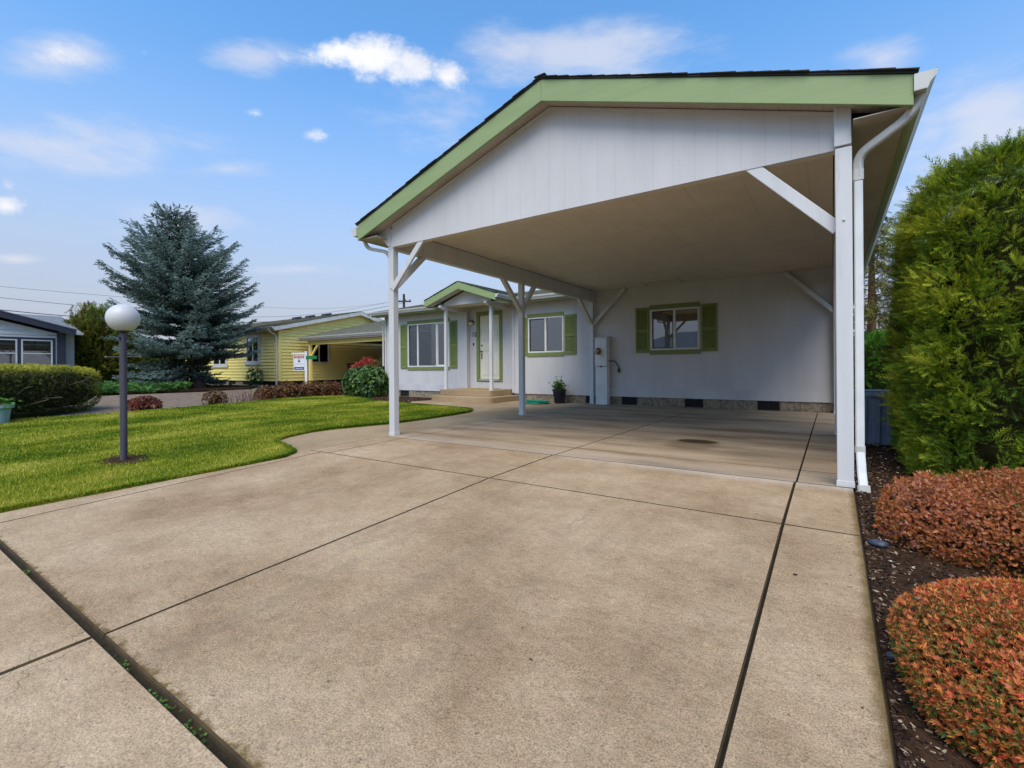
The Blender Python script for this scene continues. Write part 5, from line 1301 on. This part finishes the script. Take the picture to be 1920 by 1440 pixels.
def stone(x, y, r, mat, lab, cat, z=None, grp=None, sq=.6):
    V = []; F = []; n = 14
    for i in range(9):
        ph = math.pi*(i/8-.5)
        for k in range(n):
            th = 2*math.pi*k/n; q = 1+.13*math.sin(2*th+x*40)+.07*math.sin(3*th+ph*3+y*31)
            V.append((x+r*q*math.cos(ph)*math.cos(th)*1.25, y+r*q*math.cos(ph)*math.sin(th), (h(x, y)-.014+r*sq*.6 if z is None else z)+r*sq*math.sin(ph)*q))
    for i in range(8):
        for k in range(n): F.append((i*n+k, i*n+(k+1) % n, (i+1)*n+(k+1) % n, (i+1)*n+k))
    o = npmesh('stone', V, F, mat, None)
    for p in o.data.polygons: p.use_smooth = True
    tag(o, lab, cat, grp)
DKST = M('dark_river_stone', (.055, .065, .09), (.025, .03, .045), 40, .45, .6, 70); TNST = M('tan_pebble', (.36, .29, .24), (.26, .2, .17), 30, .7, .3, 60)
SG = 'stones in the mulch bed'
stone(.215, 3.44, .036, DKST, 'dark blue grey stone in the mulch near the downspout', 'stone', grp=SG)
stone(.192, 2.255, .024, DKST, 'dark grey stone in the mulch nearest the driveway corner and bright azalea', 'stone', grp=SG, sq=.7)
stone(.33, 2.83, .020, TNST, 'largest flat tan pebble in the mulch between the two azaleas', 'stone', grp=SG, sq=.4)
stone(.41, 3.02, .016, TNST, 'pinkish pebble closest to the rust azalea', 'stone', grp=SG)
stone(.445, 2.98, .011, TNST, 'tiny tan pebble beside the pinkish pebble', 'stone', grp=SG)
stone(.58, 2.62, .010, TNST, 'small pale pebble between the azaleas at the right', 'stone', grp=SG)
stone(-.16, 2.78, .008, SOIL, 'small dark clod lying on the right strip of the driveway', 'debris', z=h(-.16, 2.78)+.003, sq=.5)
# a fallen green sprig and moss tufts in the street joint
P = np.array([[.50, 2.76, h(.5, 2.76)-.03]]*5)+rng.normal(0, .02, (5, 3))*np.array([1, 1, .2]); D = rng.normal(0, 1, (5, 3))*np.array([1, 1, .1])
V, FF, tt = scatter(*SPRAY2, P, frames(D, np.zeros(5)), np.full(5, .05), rng.uniform(.8, 1, 5)); o = npmesh('fallen_sprig', V, FF, ARB, None, tt); tag(o, 'yellow green hedge sprig fallen on the mulch between the azaleas', 'sprig')
n = 90; X = np.concatenate([rng.normal(c_, .06, n//4) for c_ in (-3.9, -2.35, -1.95, -1.7)]); Y = .68+rng.normal(0, .008, len(X)); P = np.c_[X, Y, H(X, Y)-.014]
D = rng.normal(0, .5, P.shape)+np.array([0, 0, .8]); V, FF, tt = scatter(*ROS, P, frames(D), np.full(len(P), .011), rng.random(len(P))); tag(npmesh('joint_weeds', V, FF, HERB, None, tt), kind='stuff')

# ================================================================== LIGHT AND SKY
sun = bpy.data.objects.new('sun', bpy.data.lights.new('sun', 'SUN')); C.objects.link(sun)
SD = Vector((.22, -.60, .90)).normalized()
sun.data.energy = 1.9; sun.data.angle = R(45); sun.data.color = (1., .91, .77)
sun.rotation_euler = SD.to_track_quat('Z', 'Y').to_euler()
w = bpy.data.worlds.new('World'); bpy.context.scene.world = w; w.use_nodes = True
nt = w.node_tree; bg = nt.nodes['Background']
sky = N(nt, 'ShaderNodeTexSky', sky_type='NISHITA'); sky.sun_disc = False
sky.sun_elevation = math.asin(SD.z); sky.sun_rotation = math.atan2(SD.x, SD.y); sky.air_density = 1.; sky.dust_density = .6; sky.ozone_density = 2.
tc = N(nt, 'ShaderNodeTexCoord'); G = tc.outputs['Generated']
nm = N(nt, 'ShaderNodeVectorMath', operation='NORMALIZE'); nt.links.new(G, nm.inputs[0]); DV = nm.outputs[0]
sp = N(nt, 'ShaderNodeSeparateXYZ'); nt.links.new(DV, sp.inputs[0])
SKB = .14
def cblob(px, py, rx, ry, wgt):
    c_ = unproj(px, py).normalized(); r_ = unproj(px+rx, py).normalized(); t_ = unproj(px, py-ry).normalized()
    ax = (r_-c_); ay = (t_-c_); la, lb = ax.length, ay.length; ax.normalize(); ay = (ay-ax*ay.dot(ax)).normalized()
    s = N(nt, 'ShaderNodeVectorMath', operation='SUBTRACT'); nt.links.new(DV, s.inputs[0]); s.inputs[1].default_value = c_
    def dt(v, l):
        q = N(nt, 'ShaderNodeVectorMath', operation='DOT_PRODUCT'); nt.links.new(s.outputs[0], q.inputs[0]); q.inputs[1].default_value = v/l; return q.outputs['Value']
    a, b_ = dt(ax, la), dt(ay, lb)
    dd = mth(nt, 'SQRT', mth(nt, 'ADD', mth(nt, 'MULTIPLY', a, a), mth(nt, 'MULTIPLY', b_, b_)))
    return mth(nt, 'MULTIPLY', mth(nt, 'SUBTRACT', 1., dd, clamp=True), wgt)
def cn(scale, st=(1, 1, 1), detail=8, rough=.62):
    mp = N(nt, 'ShaderNodeMapping'); mp.inputs['Scale'].default_value = st; nt.links.new(DV, mp.inputs['Vector']); return noise(nt, mp.outputs[0], scale, detail, rough)
haze = mrange(nt, sp.outputs[2], .58, .04)
skc = mix(nt, 1., sky.outputs[0], (.62, .98, 1.16), 'MULTIPLY')
HAZC = (.285/SKB, .29/SKB, .34/SKB)
skc = mix(nt, mth(nt, 'MULTIPLY', haze, .95), skc, HAZC)
nz = cn(11., (1, 1, 1.4), 12, .68); nz2 = cn(4.5, (1, 1, 3.2), 9, .62)
cum = None
for b_ in ((625, 98, 90, 46, 1.2), (700, 108, 110, 56, 1.5), (775, 125, 100, 56, 1.5), (835, 142, 62, 48, 1.3), (588, 252, 50, 26, .95), (530, 108, 45, 28, .6), (8, 385, 60, 30, 1.), (100, 105, 90, 40, .6), (265, 98, 50, 22, .6), (480, 214, 30, 14, .5), (15, 350, 40, 20, .4)):
    q = cblob(*b_); cum = q if cum is None else mth(nt, 'MAXIMUM', cum, q)
fc = mrange(nt, mth(nt, 'ADD', cum, mth(nt, 'MULTIPLY', mth(nt, 'SUBTRACT', nz, .5), 2.7)), .25, 1.1)
fc = mth(nt, 'MULTIPLY', fc, mrange(nt, cum, .02, .22))
wsp = None
for b_ in ((950, 100, 190, 90, 1.), (1120, 110, 190, 90, .95), (1650, 110, 130, 70, .8), (830, 230, 260, 120, .45), (560, 505, 110, 18, .8), (30, 486, 70, 14, .7), (420, 318, 130, 30, .7), (160, 270, 330, 90, .7), (120, 110, 160, 60, .9), (480, 110, 160, 50, .8), (340, 420, 300, 60, .5), (1050, 100, 420, 90, .9), (1850, 240, 230, 170, 1.1), (1800, 330, 200, 140, 1.1), (1750, 250, 120, 120, .8)):
    q = cblob(*b_); wsp = q if wsp is None else mth(nt, 'MAXIMUM', wsp, q)
fw_ = mrange(nt, mth(nt, 'ADD', wsp, mth(nt, 'MULTIPLY', mth(nt, 'SUBTRACT', nz2, .5), 2.2)), .12, 1.05)
fw_ = mth(nt, 'MULTIPLY', fw_, mrange(nt, wsp, .0, .3))
skc = mix(nt, mth(nt, 'MULTIPLY', fw_, .72), skc, (.42/SKB, .43/SKB, .48/SKB))
skc = mix(nt, mth(nt, 'MULTIPLY', fc, .95), skc, mix(nt, mrange(nt, nz2, .35, .65), (.46/SKB, .47/SKB, .52/SKB), (.58/SKB, .58/SKB, .58/SKB)))
nt.links.new(skc, bg.inputs['Color']); bg.inputs['Strength'].default_value = SKB
sc = bpy.context.scene
sc.view_settings.view_transform = 'Standard'; sc.view_settings.look = 'None'; sc.view_settings.exposure = .88; sc.view_settings.gamma = 1
try:
    sc.cycles.use_denoising = True; sc.cycles.max_bounces = 8; sc.cycles.diffuse_bounces = 4; sc.cycles.transparent_max_bounces = 12
except Exception: pass
